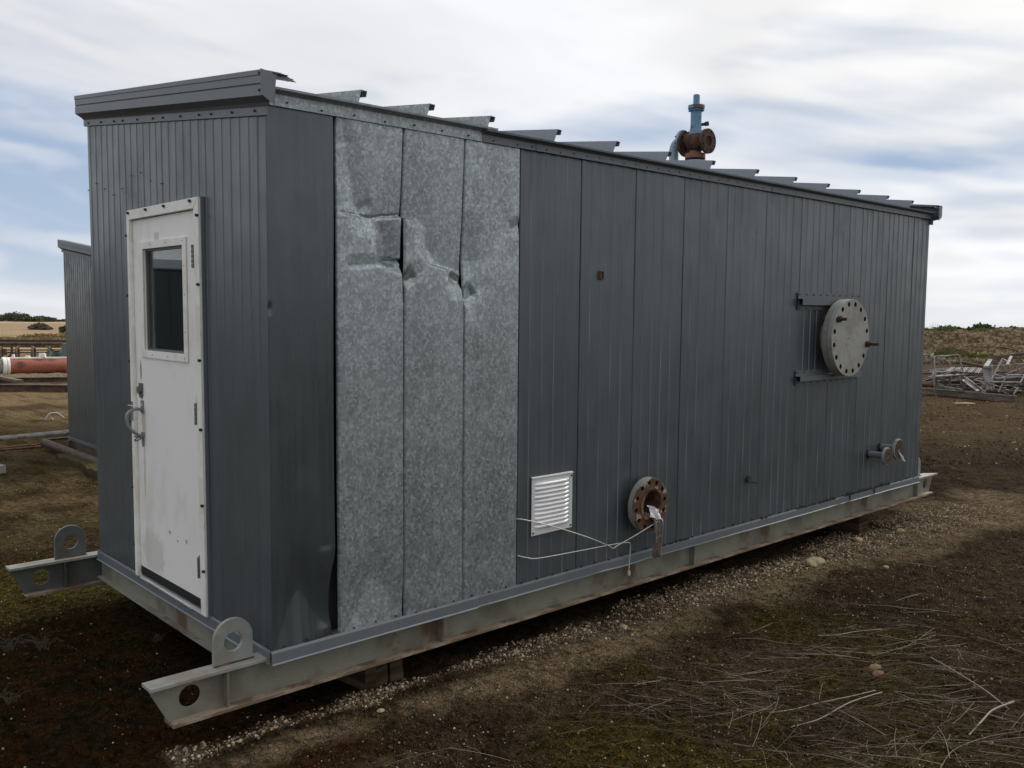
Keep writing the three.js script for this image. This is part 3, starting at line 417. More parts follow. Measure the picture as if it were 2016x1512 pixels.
// base flashing, skid
{
  const fl = (x0, x1, dz, h, m, bend) => { const n = Math.ceil((x1 - x0) / 0.05), a = []; const pr = [[0.006, 0.012], [0.012, 0.0], [0.014, -h], [0.021, -h - 0.0055]]; const pos = []; const P = (i, k) => { const x = mix(x0, x1, i / n); const b = bend * (fbm(x * 1.6, 1, 3, 601) - 0.5); return [x, pr[k][1] + b * (k / 3) - (k && x > 2.35 && x < 2.75 ? bend * 0.5 * bump(x, 2.55, 0.2) : 0), pr[k][0] + dz + Math.abs(b) * 0.3 * k / 3]; }; for (let i = 0; i < n; i++) for (let k = 0; k < 3; k++) { const A = P(i, k), B = P(i + 1, k), C = P(i + 1, k + 1), D = P(i, k + 1); pos.push(...A, ...D, ...C, ...A, ...C, ...B); } const g = new THREE.BufferGeometry(); g.setAttribute('position', new THREE.Float32BufferAttribute(pos, 3)); g.computeVertexNormals(); return g; };
  part('base_flashing', [fl(-0.012, 1.27, 0.004, 0.048, 0, 0.004)], M.trim, eq).userData.label = 'galvanised base flashing below the dented panels';
  part('base_flashing', [fl(1.255, L, 0, 0.043, 0, 0.012)], M.flash, eq);
  const fg = fl(0, W, 0, 0.046, 0, 0.003); fg.rotateY(-Math.PI / 2).translate(0, 0, -W); part('base_flashing', [fg], M.trim, eq);
  const beam = (zf, skid, lug, xo = 0) => {
    const b = part('skid_beam', [ext(poly([[xo - 0.562, -0.046], [L + 0.562, -0.046], [L + 0.47, -0.224], [xo - 0.47, -0.224]], [[xo - 0.37, -0.129, 0.052], [L + 0.37, -0.129, 0.052]]), 0.009, 0.001).translate(0, 0, zf - 0.058)], skid, eq);
    part('top_flange', [ext(poly([[xo - 0.565, zf], [L + 0.565, zf], [L + 0.43, zf - 0.1], [xo - 0.565, zf - 0.1]].map(([x, z]) => [x, -z])), 0.013, 0.002).rotateX(-Math.PI / 2).translate(0, -0.0455, 0)], M.plate, b);
    part('bottom_flange', [ext(poly([[xo - 0.468, zf], [L + 0.468, zf], [L + 0.468, zf - 0.1], [xo - 0.468, zf - 0.1]].map(([x, z]) => [x, -z])), 0.013, 0.003).rotateX(-Math.PI / 2).translate(0, -0.2365, 0)], M.dust, b);
    for (const x of [-0.21, 1.055, 3.4, L + 0.1]) part('stiffener', [span(x, x + 0.012, -0.2225, -0.0465, zf - 0.0485, zf - 0.006)], skid, b);
    for (const [a, m] of [[-0.155, 1], [L + 0.155, -1]]) {
      const s = new THREE.Shape(); s.moveTo(-0.097, 0); s.lineTo(0.097, 0); s.lineTo(0.097, 0.117); s.absarc(0, 0.117, 0.097, 0, Math.PI, false); s.lineTo(-0.097, 0); const h = new THREE.Path(); h.absarc(0, 0.103, 0.046, 0, Math.PI * 2, true); s.holes.push(h);
      part('lifting_lug', [ext(s, 0.018, 0.002, 40).translate(a, -0.032, zf - 0.07)], lug, eq);
      part('weld', [tube([V(a - 0.1, -0.03, zf - 0.048), V(a - 0.03, -0.029, zf - 0.047), V(a + 0.05, -0.03, zf - 0.048), V(a + 0.1, -0.03, zf - 0.047)], 0.006)], M.rust, b);
    }
    return b;
  };
  beam(-0.033, M.skid, M.lug); beam(-2.433, M.skidShaded, M.lugShaded, 0.03);
  for (const x of [0.0, L - 0.02]) part('cross_channel', [span(x + 0.004, x + 0.012, -0.16, -0.05, -2.375, -0.085), span(x - 0.03, x + 0.012, -0.168, -0.16, -2.375, -0.085)], M.skid, eq);
  for (const x of [1.2, 2.4, 3.6, 4.8, 6]) part('cross_channel', [span(x, x + 0.02, -0.22, -0.05, -2.37, -0.1)], M.skid, eq);
  // black sealant squeezed out under the panels
  const r = rng(77), bl = []; for (const [a, b] of [[2.86, 3.25], [4.2, 4.28], [4.75, 5.35], [5.55, 6.4]]) for (let x = a; x < b; x += 0.03 + r() * 0.03) { const h = 0.010 + r() * r() * 0.045; bl.push(ext(poly([[0, 0], [0.03 + r() * 0.02, 0.004], [0.03, 0.012], [0.018, h], [0.006, 0.012]]), 0.004).translate(x, 0.004, 0.009)); if (r() < 0.12 && x > 5.4) bl.push(ext(poly([[0, 0], [0.02, 0], [0.014, -0.035 - r() * 0.02], [0.005, -0.03]]), 0.004).translate(x, 0.006, 0.017)); }
  tag(part('sealant', bl, M.black, eq), 'black sealant oozing along the wall bottom', null, null, 'stuff');
}
// door
{
  const X = -1; const d = part('door', [ext(poly([[-1.628, 0.05], [-0.735, 0.05], [-0.735, 2.135], [-1.628, 2.135]], [[[-1.466, 1.381], [-1.466, 1.962], [-0.909, 1.962], [-0.909, 1.381]]]), 0.045, 0.002).rotateY(-Math.PI / 2).translate(0.038, 0, 0)], M.door, eq);
  { const p = d.geometry.attributes.position, uv = d.geometry.attributes.uv; for (let i = 0; i < p.count; i++) uv.setXY(i, p.getZ(i) + 1.63, p.getY(i)); }
  const fr = (a, b, c, e) => span(-0.028, 0.0, c, e, a, b);
  const mit = (pts) => ext(poly(pts), 0.028, 0.002).rotateY(-Math.PI / 2);
  part('door_frame', [mit([[-1.668, 2.194], [-0.672, 2.194], [-0.735, 2.139], [-1.63, 2.139]])], M.white, eq);
  part('door_frame', [mit([[-0.671, 2.192], [-0.671, 0.004], [-0.731, 0.004], [-0.731, 2.137]])], M.white, eq);
  part('door_frame', [mit([[-1.669, 0.01], [-1.669, 2.192], [-1.632, 2.137], [-1.632, 0.01]])], M.white, eq);
  part('door_seal', [span(-0.018, -0.001, 0.01, 2.195, -0.670, -0.660)], M.trim, eq);
  part('threshold', [span(-0.018, 0.06, -0.004, 0.010, -1.63, -0.735), box(0.003, 0.02, 0.6, -0.026, 0.006, -1.18, 0.02, 0, 0.5)], M.alu, eq);
  part('sweep', [box(0.004, 0.03, 0.87, -0.012, 0.040, -1.18, 0, 0, 0.2), span(-0.0135, -0.0095, 0.054, 0.075, -1.615, -0.745)], M.black, d);
  const w = (p) => ext(poly(p), 0.005, 0.001).rotateY(-Math.PI / 2).translate(-0.0125, 0, 0);
  const wf = part('window_frame', [w([[-1.516, 2.003], [-0.866, 2.003], [-0.909, 1.962], [-1.466, 1.962]]), w([[-0.866, 2.002], [-0.866, 1.34], [-0.909, 1.381], [-0.909, 1.961]]), w([[-0.867, 1.34], [-1.513, 1.34], [-1.466, 1.381], [-0.91, 1.381]]), w([[-1.513, 1.341], [-1.516, 2.002], [-1.466, 1.961], [-1.466, 1.382]])], M.white, d);
  part('window_stop', [span(0.0, 0.03, 1.381, 1.962, -1.466, -1.452), span(0.0, 0.03, 1.381, 1.962, -0.923, -0.909), span(0.0, 0.03, 1.381, 1.393, -1.452, -0.923), span(0.0, 0.03, 1.95, 1.962, -1.452, -0.923)], M.hinge, d);
  part('window_pane', [span(0.012, 0.016, 1.393, 1.95, -1.452, -0.923)], M.glass, d);
  for (const [a, b] of [[1.956, 1.835], [1.133, 1.018], [0.312, 0.198]]) { const hs = []; const n = 5, s = (a - b) / n; for (let k = 0; k < n; k++) hs.push(rod(V(-0.024, b + k * s + 0.0015, -0.746), V(-0.024, b + (k + 1) * s - 0.0015, -0.746), 0.0135, 10)); hs.push(span(-0.016, -0.008, b, a, -0.778, -0.744)); part('hinge', hs, M.hinge, d); }
  const zc = -1.54;
  part('lock', [ext(poly([[-0.028, 1.185], [0.028, 1.185], [0.028, 1.115], [0.016, 1.098], [-0.016, 1.098], [-0.028, 1.115]]), 0.006, 0.002).rotateY(-Math.PI / 2).translate(-0.009, 0, -1.553), rod(V(-0.014, 1.145, -1.553), V(-0.03, 1.145, -1.553), 0.022, 20)], M.hinge, d);
  const h = part('handle', [tube([V(-0.012, 1.026, zc), V(-0.05, 1.034, zc), V(-0.095, 1.012, zc - 0.002), V(-0.102, 0.965, zc - 0.002), V(-0.085, 0.92, zc), V(-0.045, 0.885, zc), V(-0.014, 0.866, zc)], 0.0095, 10, 40), ext(poly([[-0.02, 1.083], [0.02, 1.083], [0.02, 1.005], [-0.02, 1.005]]), 0.004, 0.001).rotateY(-Math.PI / 2).translate(-0.01, 0, zc), ext(poly([[-0.022, 0.895], [0.022, 0.895], [0.014, 0.815], [-0.006, 0.808]]), 0.005, 0.001).rotateY(-Math.PI / 2).translate(-0.01, 0, zc)], M.steel, d);
  part('thumb_latch', [bar(V(-0.012, 1.056, zc), V(-0.07, 1.054, zc - 0.004), 0.016, 0.005), box(0.03, 0.004, 0.022, -0.075, 1.057, zc - 0.004, 0, 0, -0.15)], M.alu, h);
  part('strike_plate', [span(-0.033, -0.029, 0.955, 1.07, -1.66, -1.638)], M.steel, eq);
  part('tied_wire', [tube([V(-0.03, 0.876, zc), V(-0.05, 0.868, zc + 0.015), V(-0.06, 0.85, zc), V(-0.04, 0.845, zc - 0.015), V(-0.03, 0.862, zc + 0.01), V(-0.055, 0.872, zc - 0.02)], 0.004)], M.hinge, h);
  const sc = []; for (const y of [2.1, 1.75, 1.36, 1.0, 0.6, 0.25]) { sc.push(rod(V(-0.027, y, -0.678), V(-0.042, y, -0.678), 0.0085, 6), rod(V(-0.027, y - 0.05, -1.672), V(-0.034, y - 0.05, -1.68), 0.0085, 6)); }
  for (const z of [-1.63, -1.36, -1.1, -0.76]) sc.push(rod(V(-0.027, 2.178, z), V(-0.042, 2.178, z), 0.0085, 6));
  for (const [z, y] of [[-0.75, 0.04], [-1.6, 0.05]]) sc.push(rod(V(-0.01, y, z), V(-0.016, y, z), 0.006, 6));
  tag(part('screw', sc, M.screw, eq), 'dark screws round the white door frame', null, null, 'stuff');
  const rv = []; for (const z of [-1.35, -1.13, -0.9]) { rv.push(rod(V(-0.014, 1.985, z), V(-0.0195, 1.985, z), 0.004, 6), rod(V(-0.014, 1.36, z), V(-0.0195, 1.36, z), 0.004, 6)); } for (const y of [1.5, 1.7, 1.85]) rv.push(rod(V(-0.014, y, -0.885), V(-0.0195, y, -0.885), 0.004, 6));
  tag(part('rivet', rv, M.inner, d), 'small rivets in the window frame', null, null, 'stuff');
}
// louvred vent
{
  const x0 = 1.687, x1 = 2.034, y0 = 0.287, y1 = 0.636;
  const v = part('vent', [ext(poly([[x0, y0], [x1, y0 + 0.002], [x1, y1], [x0, y1 - 0.002]], [[[x0 + 0.026, y0 + 0.035], [x0 + 0.026, y1 - 0.03], [x1 - 0.026, y1 - 0.03], [x1 - 0.026, y0 + 0.035]]]), 0.004, 0.001).translate(0, 0, 0.010), box(0.35, 0.004, 0.02, (x0 + x1) / 2, y1 + 0.002, 0.016, 0.3), span(x0 + 0.02, x1 - 0.02, y0 + 0.03, y1 - 0.025, 0.001, 0.003)], M.alu, eq);
  const n = 11, s = (y1 - y0 - 0.065) / n, r = rng(8);
  for (let k = 0; k < n; k++) {
    const g = new THREE.CylinderGeometry(0.014, 0.014, x1 - x0 - 0.056, 10, 8, true, Math.PI * 0.5, Math.PI * 0.95); g.rotateZ(Math.PI / 2); const p = g.attributes.position; const dent = k > 3 && k < 9 ? 0.014 * r() : 0.003 * r();
    for (let i = 0; i < p.count; i++) { const t = (p.getX(i) / (x1 - x0 - 0.056)) + 0.5; const e = Math.min(1, Math.min(t, 1 - t) * 9 + 0.25); p.setXYZ(i, p.getX(i), p.getY(i) * 1.0, Math.abs(p.getZ(i)) * e * 1.25 + 0.004 - dent * ss(0.35, 0.02, t)); }
    g.computeVertexNormals(); part('louvre', [g.translate((x0 + x1) / 2 - 0.002, y0 + 0.048 + k * s, 0.008)], M.alu, v);
  }
  tag(part('screw', [[x1 - 0.012, y1 - 0.02], [x1 - 0.013, y0 + 0.018], [x0 + 0.012, y0 + 0.016]].map(([x, y]) => rod(V(x, y, 0.013), V(x, y, 0.02), 0.006, 6)), M.screw, v), 'dark screws in the vent corners', null, null, 'stuff');
}
// rusty open nozzle
{
  const c = [2.692, 0.353], n = part('flange_nozzle', [ext(disc(0.180, [...ring(12, 0.149, 0.0148, 0.13), [0, 0, 0.087]]), 0.045, 0.004, 48).translate(...c, 0.062)], M.rustPaint, eq);
  const lathe = (pts, m, nm) => part(nm, [new THREE.LatheGeometry(pts.map(([r, z]) => new THREE.Vector2(r, z)), 48).rotateX(Math.PI / 2).translate(...c, 0)], m, n);
  for (const [x, y] of ring(12, 0.149, 1, 0.13)) part('bolt_hole', [new THREE.CylinderGeometry(0.0146, 0.0146, 0.045, 14, 1, true).rotateX(Math.PI / 2).translate(c[0] + x, c[1] + y, 0.0875), new THREE.CircleGeometry(0.0146, 14).translate(c[0] + x, c[1] + y, 0.068)], M.darkHole, n);
  lathe([[0.1812, 0.066], [0.1815, 0.104]], S({ color: col(0.27, 0.30, 0.33), roughness: 0.6, map: T.white }), 'painted_rim');
  lathe([[0.087, -0.065], [0.087, 0.117], [0.114, 0.117], [0.114, 0.11]], M.rust, 'raised_face');
  lathe([[0.105, 0.063], [0.098, 0.04], [0.098, -0.02]], M.rustPaint, 'neck');
  lathe([[0.0, -0.064], [0.087, -0.0645]], M.black, 'bore_end');
}
// manway with blind cover
{
  const c = [5.237, 1.424], off = Math.PI / 16, holes = ring(16, 0.284, 0.0195, off);
  const m = part('manway_cover', [ext(disc(0.323, holes), 0.04, 0.003, 64).translate(...c, 0.125)], M.plate, eq);
  part('manway_flange', [ext(disc(0.322, [...holes, [0, 0, 0.2]]), 0.036, 0.003, 64).translate(...c, 0.080)], M.lug, m);
  part('gasket', [new THREE.CylinderGeometry(0.312, 0.312, 0.007, 48).rotateX(Math.PI / 2).translate(...c, 0.1215)], M.alu, m);
  part('neck', [new THREE.CylinderGeometry(0.20, 0.20, 0.1, 48, 1, true).rotateX(Math.PI / 2).translate(...c, 0.035)], M.dust, m);
  const sleeve = new THREE.CylinderGeometry(0.0193, 0.0193, 0.04, 14, 1, true).rotateX(Math.PI / 2);
  holes.forEach(([x, y], k) => { if (k !== 6 && k !== 15) part('bolt_hole', [sleeve.clone().translate(c[0] + x, c[1] + y, 0.1485), new THREE.CircleGeometry(0.0193, 14).translate(c[0] + x, c[1] + y, 0.130)], M.darkHole, m); });
  for (const k of [6, 15]) { const [x, y] = holes[k], px = c[0] + x, py = c[1] + y, l = k === 6 ? 0.045 : 0.08; part('stud', [rod(V(px, py, 0.04), V(px, py, 0.168 + 0.03 + l), 0.0135, 12), hexnut(0.028, 0.028).rotateX(Math.PI / 2).translate(px, py, 0.183), hexnut(0.028, 0.028).rotateX(Math.PI / 2).translate(px, py, 0.064)], M.bumper, m); }
  part('name_plate_weld', [box(0.02, 0.006, 0.002, c[0] - 0.03, c[1] - 0.005, 0.1695, 0, 0, 0.5), box(0.012, 0.005, 0.002, c[0] - 0.06, c[1] - 0.008, 0.1695)], M.screw, m);
  for (const [xa, ya, yb, xr, name] of [[4.645, 1.656, 1.796, 5.672, 0], [4.648, 1.042, 1.161, 5.68, 1]]) {
    const up = name === 0, h = yb - ya, pr = [[0.008, ya], [0.0105, ya], [0.0105, ya + h * 0.27], [0.052, ya + h * 0.27], [0.052, ya + h * 0.63], [0.0105, ya + h * 0.63], [0.0105, yb], [0.008, yb], [0.008, ya + h * 0.61], [0.049, ya + h * 0.61], [0.049, ya + h * 0.29], [0.008, ya + h * 0.29]];
    const g = ext(poly(pr), xr - xa).toNonIndexed ? ext(poly(pr), xr - xa) : null; const q = g.index ? g.toNonIndexed() : g, p = q.attributes.position; for (let i = 0; i < p.count; i++) p.setXYZ(i, xa + p.getZ(i), p.getY(i), p.getX(i)); for (let i = 0; i < p.count; i += 3) { const t = [p.getX(i + 1), p.getY(i + 1), p.getZ(i + 1)]; p.setXYZ(i + 1, p.getX(i + 2), p.getY(i + 2), p.getZ(i + 2)); p.setXYZ(i + 2, ...t); } q.computeVertexNormals();
    const b = part('bracket_rail', [q], M.flash, eq);
    const sc = []; for (let k = 0; k < 10; k++) { const x = xa + 0.02 + k * (xr - xa - 0.04) / 9; sc.push(rod(V(x, up ? yb - 0.018 : ya + 0.014, 0.009), V(x, up ? yb - 0.018 : ya + 0.014, 0.016), 0.006, 6)); if (k < 3) sc.push(rod(V(x, up ? ya + 0.014 : yb - 0.014, 0.009), V(x, up ? ya + 0.014 : yb - 0.014, 0.016), 0.006, 6)); }
    tag(part('screw', sc, M.screw, b), 'dark screws along the bracket rail', null, null, 'stuff');
  }
}
// two small flanged pipes, wall holes
{
  for (const [x, y, z, r] of [[5.985, 0.345, 0.165, 0.078], [6.22, 0.385, 0.16, 0.095]]) {
    const p = part('flanged_pipe', [rod(V(x, y, -0.05), V(x, y, z), r > 0.09 ? 0.032 : 0.028, 18)], M.trim, eq);
    part('pipe_flange', [ext(disc(r, [...ring(8, r * 0.78, 0.009, 0.3), [0, 0, 0.026]]), 0.022, 0.002, 32).translate(x, y, z - 0.005)], M.lug, p);
    part('flange_face', [ext(disc(r * 0.9, [[0, 0, 0.026]]), 0.004, 0, 32).translate(x, y, z + 0.0185)], M.bumper, p);
    part('wall_collar', [new THREE.TorusGeometry(0.035, 0.008, 6, 20).translate(x, y, 0.004)], M.black, p);
  }
  const st = part('stub_tube', [ext(poly([[-0.018, -0.026], [0.018, -0.026], [0.018, 0.026], [-0.018, 0.026]], [[[-0.011, -0.019], [-0.011, 0.019], [0.011, 0.019], [0.011, -0.019]]]), 0.03, 0.002).translate(2.281, 1.855, -0.02)], M.rust, eq);
  part('tube_end', [span(2.269, 2.293, 1.835, 1.875, -0.015, -0.012)], M.black, st);
  part('cable_gland', [rod(V(4.0, 0.353, -0.01), V(4.0, 0.353, 0.025), 0.026, 14), rod(V(4.0, 0.335, 0.01), V(4.05, 0.325, 0.06), 0.008, 8)], M.screw, eq);
}
// relief valve on the roof, standing on the vessel nozzle
{
  const x = 4.87, z = -1.2, y0 = 2.99;
  const C = (r, a, b, n = 28) => new THREE.CylinderGeometry(r, r, b - a, n).translate(x, (a + b) / 2, z);
  const v = part('relief_valve', [C(0.05, y0 + 0.05, y0 + 0.16), new THREE.SphereGeometry(0.09, 28, 20).scale(1, 1.1, 1.05).translate(x, y0 + 0.17, z), rod(V(x, y0 + 0.20, z - 0.13), V(x, y0 + 0.165, z + 0.13), 0.064, 24), C(0.045, y0 + 0.2, y0 + 0.25)], M.valveRust, eq);
  part('standpipe', [C(0.075, 2.74, y0 - 0.02), new THREE.CylinderGeometry(0.105, 0.11, 0.03, 28).translate(x, y0 - 0.012, z)], M.greyPipe, v);
  part('inlet_flange', [new THREE.CylinderGeometry(0.092, 0.092, 0.042, 32).translate(x, y0 + 0.047, z), new THREE.CylinderGeometry(0.05, 0.06, 0.05, 24).translate(x, y0 + 0.095, z)], M.redFlange, v);
  part('lower_flange', [new THREE.CylinderGeometry(0.092, 0.08, 0.024, 32).translate(x, y0 + 0.012, z)], M.black, v);
  const fl = (zz, m, nm, bore) => { const q = bore ? 1 : 0.86; return part(nm, [ext(disc(0.110 * q, [...ring(8, 0.088 * q, 0.0095, 0.39), ...(bore ? [[0, 0, 0.045]] : [])]), 0.024, 0.002, 40).translate(x, y0 + (bore ? 0.165 : 0.205), zz)], m, v); };
  fl(z + 0.12, M.valveRust, 'outlet_flange', true); fl(z - 0.125, M.valveRust, 'side_flange', true); fl(z - 0.152, M.greyPipe, 'pipe_flange', false);
  part('bore', [new THREE.CylinderGeometry(0.045, 0.045, 0.004, 24).rotateX(Math.PI / 2).translate(x, y0 + 0.165, z + 0.122)], M.black, v);
  for (const [a, b] of ring(8, 0.0757, 1, 0.39)) part('bolt', [rod(V(x + a, y0 + 0.205 + b, z - 0.175), V(x + a, y0 + 0.205 + b, z - 0.085), 0.009, 8)], M.valveRust, v);
  part('elbow_pipe', [tube([V(x, y0 + 0.205, z - 0.14), V(x, y0 + 0.205, z - 0.16), V(x, y0 + 0.195, z - 0.195), V(x, y0 + 0.165, z - 0.228), V(x, y0 + 0.12, z - 0.242), V(x, y0 + 0.05, z - 0.242), V(x, y0 - 0.2, z - 0.242)], 0.044, 20, 60), new THREE.TorusGeometry(0.044, 0.003, 6, 24).rotateX(Math.PI / 2).translate(x, y0 + 0.085, z - 0.242)], M.greyPipe, v);
  part('bonnet', [C(0.049, y0 + 0.245, y0 + 0.475), new THREE.CylinderGeometry(0.055, 0.064, 0.05, 24).translate(x, y0 + 0.26, z)], M.blue, v);
  part('bonnet_collar', [new THREE.CylinderGeometry(0.078, 0.078, 0.03, 8).rotateY(0.3).translate(x, y0 + 0.482, z), new THREE.CylinderGeometry(0.055, 0.076, 0.02, 8).rotateY(0.3).translate(x, y0 + 0.46, z)], M.blue, v);
  part('valve_cap', [C(0.029, y0 + 0.495, y0 + 0.588), new THREE.CylinderGeometry(0.024, 0.029, 0.006, 24).translate(x, y0 + 0.591, z)], M.blue, v);
  part('test_plug', [rod(V(x + 0.04, y0 + 0.33, z + 0.03), V(x + 0.07, y0 + 0.335, z + 0.065), 0.014, 10), rod(V(x + 0.06, y0 + 0.334, z + 0.055), V(x + 0.082, y0 + 0.34, z + 0.08), 0.02, 6)], M.valveRust, v);
}
// things hanging on the building
solo('wire', [tube([V(1.566, 0.408, -0.01), V(1.62, 0.40, 0.03), V(1.85, 0.325, 0.05), V(2.15, 0.21, 0.055), V(2.33, 0.13, 0.055), V(2.385, 0.10, 0.05), V(2.43, 0.113, 0.055), V(2.56, 0.17, 0.10), V(2.725, 0.245, 0.15)], 0.0034, 8, 90)], M.wire, 'stiff pale wire from the panel seam over the vent to the rusty nozzle', 'wire');
solo('wire', [tube([V(1.585, 0.186, -0.01), V(1.63, 0.172, 0.03), V(1.72, 0.155, 0.045), V(2.05, 0.14, 0.05), V(2.4, 0.125, 0.05), V(2.52, 0.115, 0.05), V(2.56, 0.10, 0.05), V(2.567, 0.06, 0.045), V(2.565, -0.06, 0.04), V(2.565, -0.12, 0.04)], 0.0034, 8, 90), rod(V(2.565, -0.085, 0.04), V(2.565, -0.115, 0.04), 0.010, 8)], M.wire, 'lower pale wire under the vent, bent down over the base flashing', 'wire');
{
  const g = new THREE.PlaneGeometry(1, 1, 28, 44), p = g.attributes.position;
  for (let i = 0; i < p.count; i++) { const s = p.getX(i), t = 0.5 - p.getY(i), w = 0.105 * (1 - 0.3 * t) * (t > 0.9 ? 1 - (t - 0.9) * 4 : 1), n = fbm(s * 5 + 2, t * 5, 3, 611) - 0.5; const path = t < 0.25 ? [2.71 + 0.02 * t, 0.288 - 0.02 * t, 0.045 + t * 0.38] : [2.722 + 0.03 * (t - 0.25), 0.274 - (t - 0.25) * 0.36, 0.14 + 0.01 * Math.sin(t * 5)]; p.setXYZ(i, path[0] + s * w + n * 0.02 * t, path[1] - (1 - Math.cos(s * 2.6)) * 0.02 + n * 0.01, path[2] + 0.016 * Math.sin(s * 15 + t * 3) * (0.4 + t) + n * 0.03); }
  g.computeVertexNormals(); const rag = solo('rag', [g], M.cloth, 'dirty brown rag with a white scrap hanging out of the rusty nozzle', 'rag');
  const q = new THREE.PlaneGeometry(1, 1, 14, 14), a = q.attributes.position;
  for (let i = 0; i < a.count; i++) { const s = a.getX(i), t = a.getY(i), n = fbm(s * 4, t * 4, 3, 617) - 0.5; a.setXYZ(i, 2.70 + s * 0.10 * (1 - t * 0.3), 0.30 - 0.11 * s * 0.35 + t * 0.075 + n * 0.02, 0.125 + 0.03 * (0.5 - t) + s * 0.02 + 0.012 * Math.sin(s * 9 + t * 4) + n * 0.02); }
  q.computeVertexNormals(); part('white_scrap', [q], M.paper, rag).userData.label = 'white folded scrap at the top of the rag';
  const t = new THREE.PlaneGeometry(1, 1, 10, 16), b = t.attributes.position;
  for (let i = 0; i < b.count; i++) { const s = b.getX(i), v = 0.5 - b.getY(i), n = fbm(s * 6, v * 6, 3, 619) - 0.5; b.setXYZ(i, 6.225 + s * 0.045 * (1 - v * 0.6) + v * 0.02, 0.385 - v * 0.09 - v * v * 0.02, 0.15 + v * 0.07 + 0.012 * Math.sin(s * 12) + n * 0.02); }
  t.computeVertexNormals(); solo('rag', [t], M.paper, 'grey-white rag stuffed in the right small flanged pipe', 'rag');
}
// timber and stone blocks under the skid
{
  const blk = (name, w, h, d, x, z, ry, m, label, seed) => { const g = new THREE.BoxGeometry(w, h, d, 6, 4, 6), p = g.attributes.position; for (let i = 0; i < p.count; i++) { const a = V(p.getX(i), p.getY(i), p.getZ(i)); const n = (fbm(a.x * 9 + seed, a.y * 9 + a.z * 7, 3, 631) - 0.5) * 0.035; p.setXYZ(i, a.x * (1 + n * 2), Math.min(h / 2, a.y + n * 0.4), a.z + n); } g.computeVertexNormals(); g.rotateY(ry).translate(x, -0.2375 - h / 2, z); solo(name, [g], m, label, 'block'); };
  blk('timber_block', 0.15, 0.15, 0.4, 0.62, -0.27, 0.1, M.darkWood, 'dark weathered timber block under the near skid beam', 1);
  blk('timber_block', 0.08, 0.14, 0.4, 0.78, -0.27, -0.06, M.darkWood, 'narrower timber block right of the dark one under the near skid beam', 2);
  blk('timber_block', 0.18, 0.22, 0.4, 6.1, -0.28, 0.05, M.darkWood, 'weathered timber block under the far end of the skid', 3);
  blk('timber_block', 0.3, 0.2, 0.4, 0.6, -2.48, 0, M.darkWood, 'timber block under the rear skid beam', 4);
  blk('timber_block', 0.3, 0.24, 0.4, 6.3, -2.48, 0, M.darkWood, 'timber block under the far end of the rear skid beam', 5);
}

// ------------------------------------------------------------------ the building behind on the left, and one mirrored in the door glass
function shed(name, label, x, y, z, len) {
  const b = thing(name, label, 'building', [x, y, z]);
  for (let k = 0; k < 5; k++) part('siding_panel', [ribbed(W / 5, (u) => roofY(-W + k * W / 5 + u, 2.53), { ou: k * 0.6 + 1.1, seed: 100 + k, rows: 3 }).rotateY(-Math.PI / 2).translate(0, 0, -W + k * W / 5)], M.siding, b, true);
  const n = Math.round(len / 0.5);
  for (let k = 0; k < n; k++) part('siding_panel', [ribbed(len / n, () => 2.575, { ou: k * 0.7, seed: 120 + k, rows: 2 }).translate(k * len / n, 0, 0)], M.siding, b, true);
  part('wall_core', [ext(poly([[-W + 0.02, 0], [-0.02, 0], [-0.02, 2.58], [-W + 0.02, 2.84]]), len - 0.04).rotateY(-Math.PI / 2).scale(-1, 1, 1).translate(0.02, 0, 0)], M.core, b);
  part('roof', [box(len, 0.03, W + 0.04, len / 2, roofY(-W / 2, 2.605), -W / 2, Math.atan(SL))], M.trim, b);
  const pr = [[-0.001, 2.505], [-0.010, 2.508], [-0.010, 2.545], [-0.060, 2.578], [-0.060, 2.622], [-0.055, 2.627], [-0.060, 2.632], [-0.060, 2.690], [0.035, 2.690], [0.035, 2.672], [-0.05, 2.67], [-0.004, 2.552]];
  const g = ext(poly(pr), W + 0.1).translate(0, 0, -W - 0.05), p = g.attributes.position; for (let i = 0; i < p.count; i++) p.setY(i, p.getY(i) - SL * p.getZ(i)); g.computeVertexNormals(); part('fascia', [g], M.trim, b);
  part('base_flashing', [span(-0.014, -0.002, -0.04, 0.005, -W, 0), span(0, len, -0.04, 0.005, 0.002, 0.014)], M.trim, b);
  part('skid_beam', [span(-0.05, len, -0.2, -0.045, -0.14, -0.04), span(-0.05, len, -0.2, -0.045, -W + 0.04, -W + 0.14), span(0.0, 0.08, -0.2, -0.045, -W + 0.141, -0.141)], M.darkScrap, b);
  return b;
}
{
  const b = shed('equipment_building', 'grey ribbed metal building partly hidden behind the left end of the main building', 2.30, -0.36, -8.40, 6.5);
  part('pipe_bumper', [rod(V(-0.32, -0.075, -W - 0.1), V(-0.30, -0.075, 0.3), 0.062, 16), bar(V(-0.32, -0.03, -W - 0.08), V(0.06, -0.03, -W - 0.06), 0.07, 0.03)], M.bumper, b);
  shed('equipment_building', 'grey metal building standing left of the frame, mirrored in the door window', -6.6, -0.3, -12.6, 5.0);
  const c = new THREE.BoxGeometry(0.4, 0.24, 2.0, 10, 5, 24), p = c.attributes.position; for (let i = 0; i < p.count; i++) { const n = (fbm(p.getX(i) * 7, p.getZ(i) * 7 + p.getY(i) * 5, 3, 641) - 0.5) * 0.06; p.setXYZ(i, p.getX(i) + n, p.getY(i) + n, p.getZ(i) + n); } c.computeVertexNormals();
  solo('concrete_block', [c.translate(1.96, -0.545, -8.55)], E({ map: T.stone, color: col(0.17, 0.155, 0.105) }), 'mossy rough concrete block under the pipe of the rear building', 'block');
}

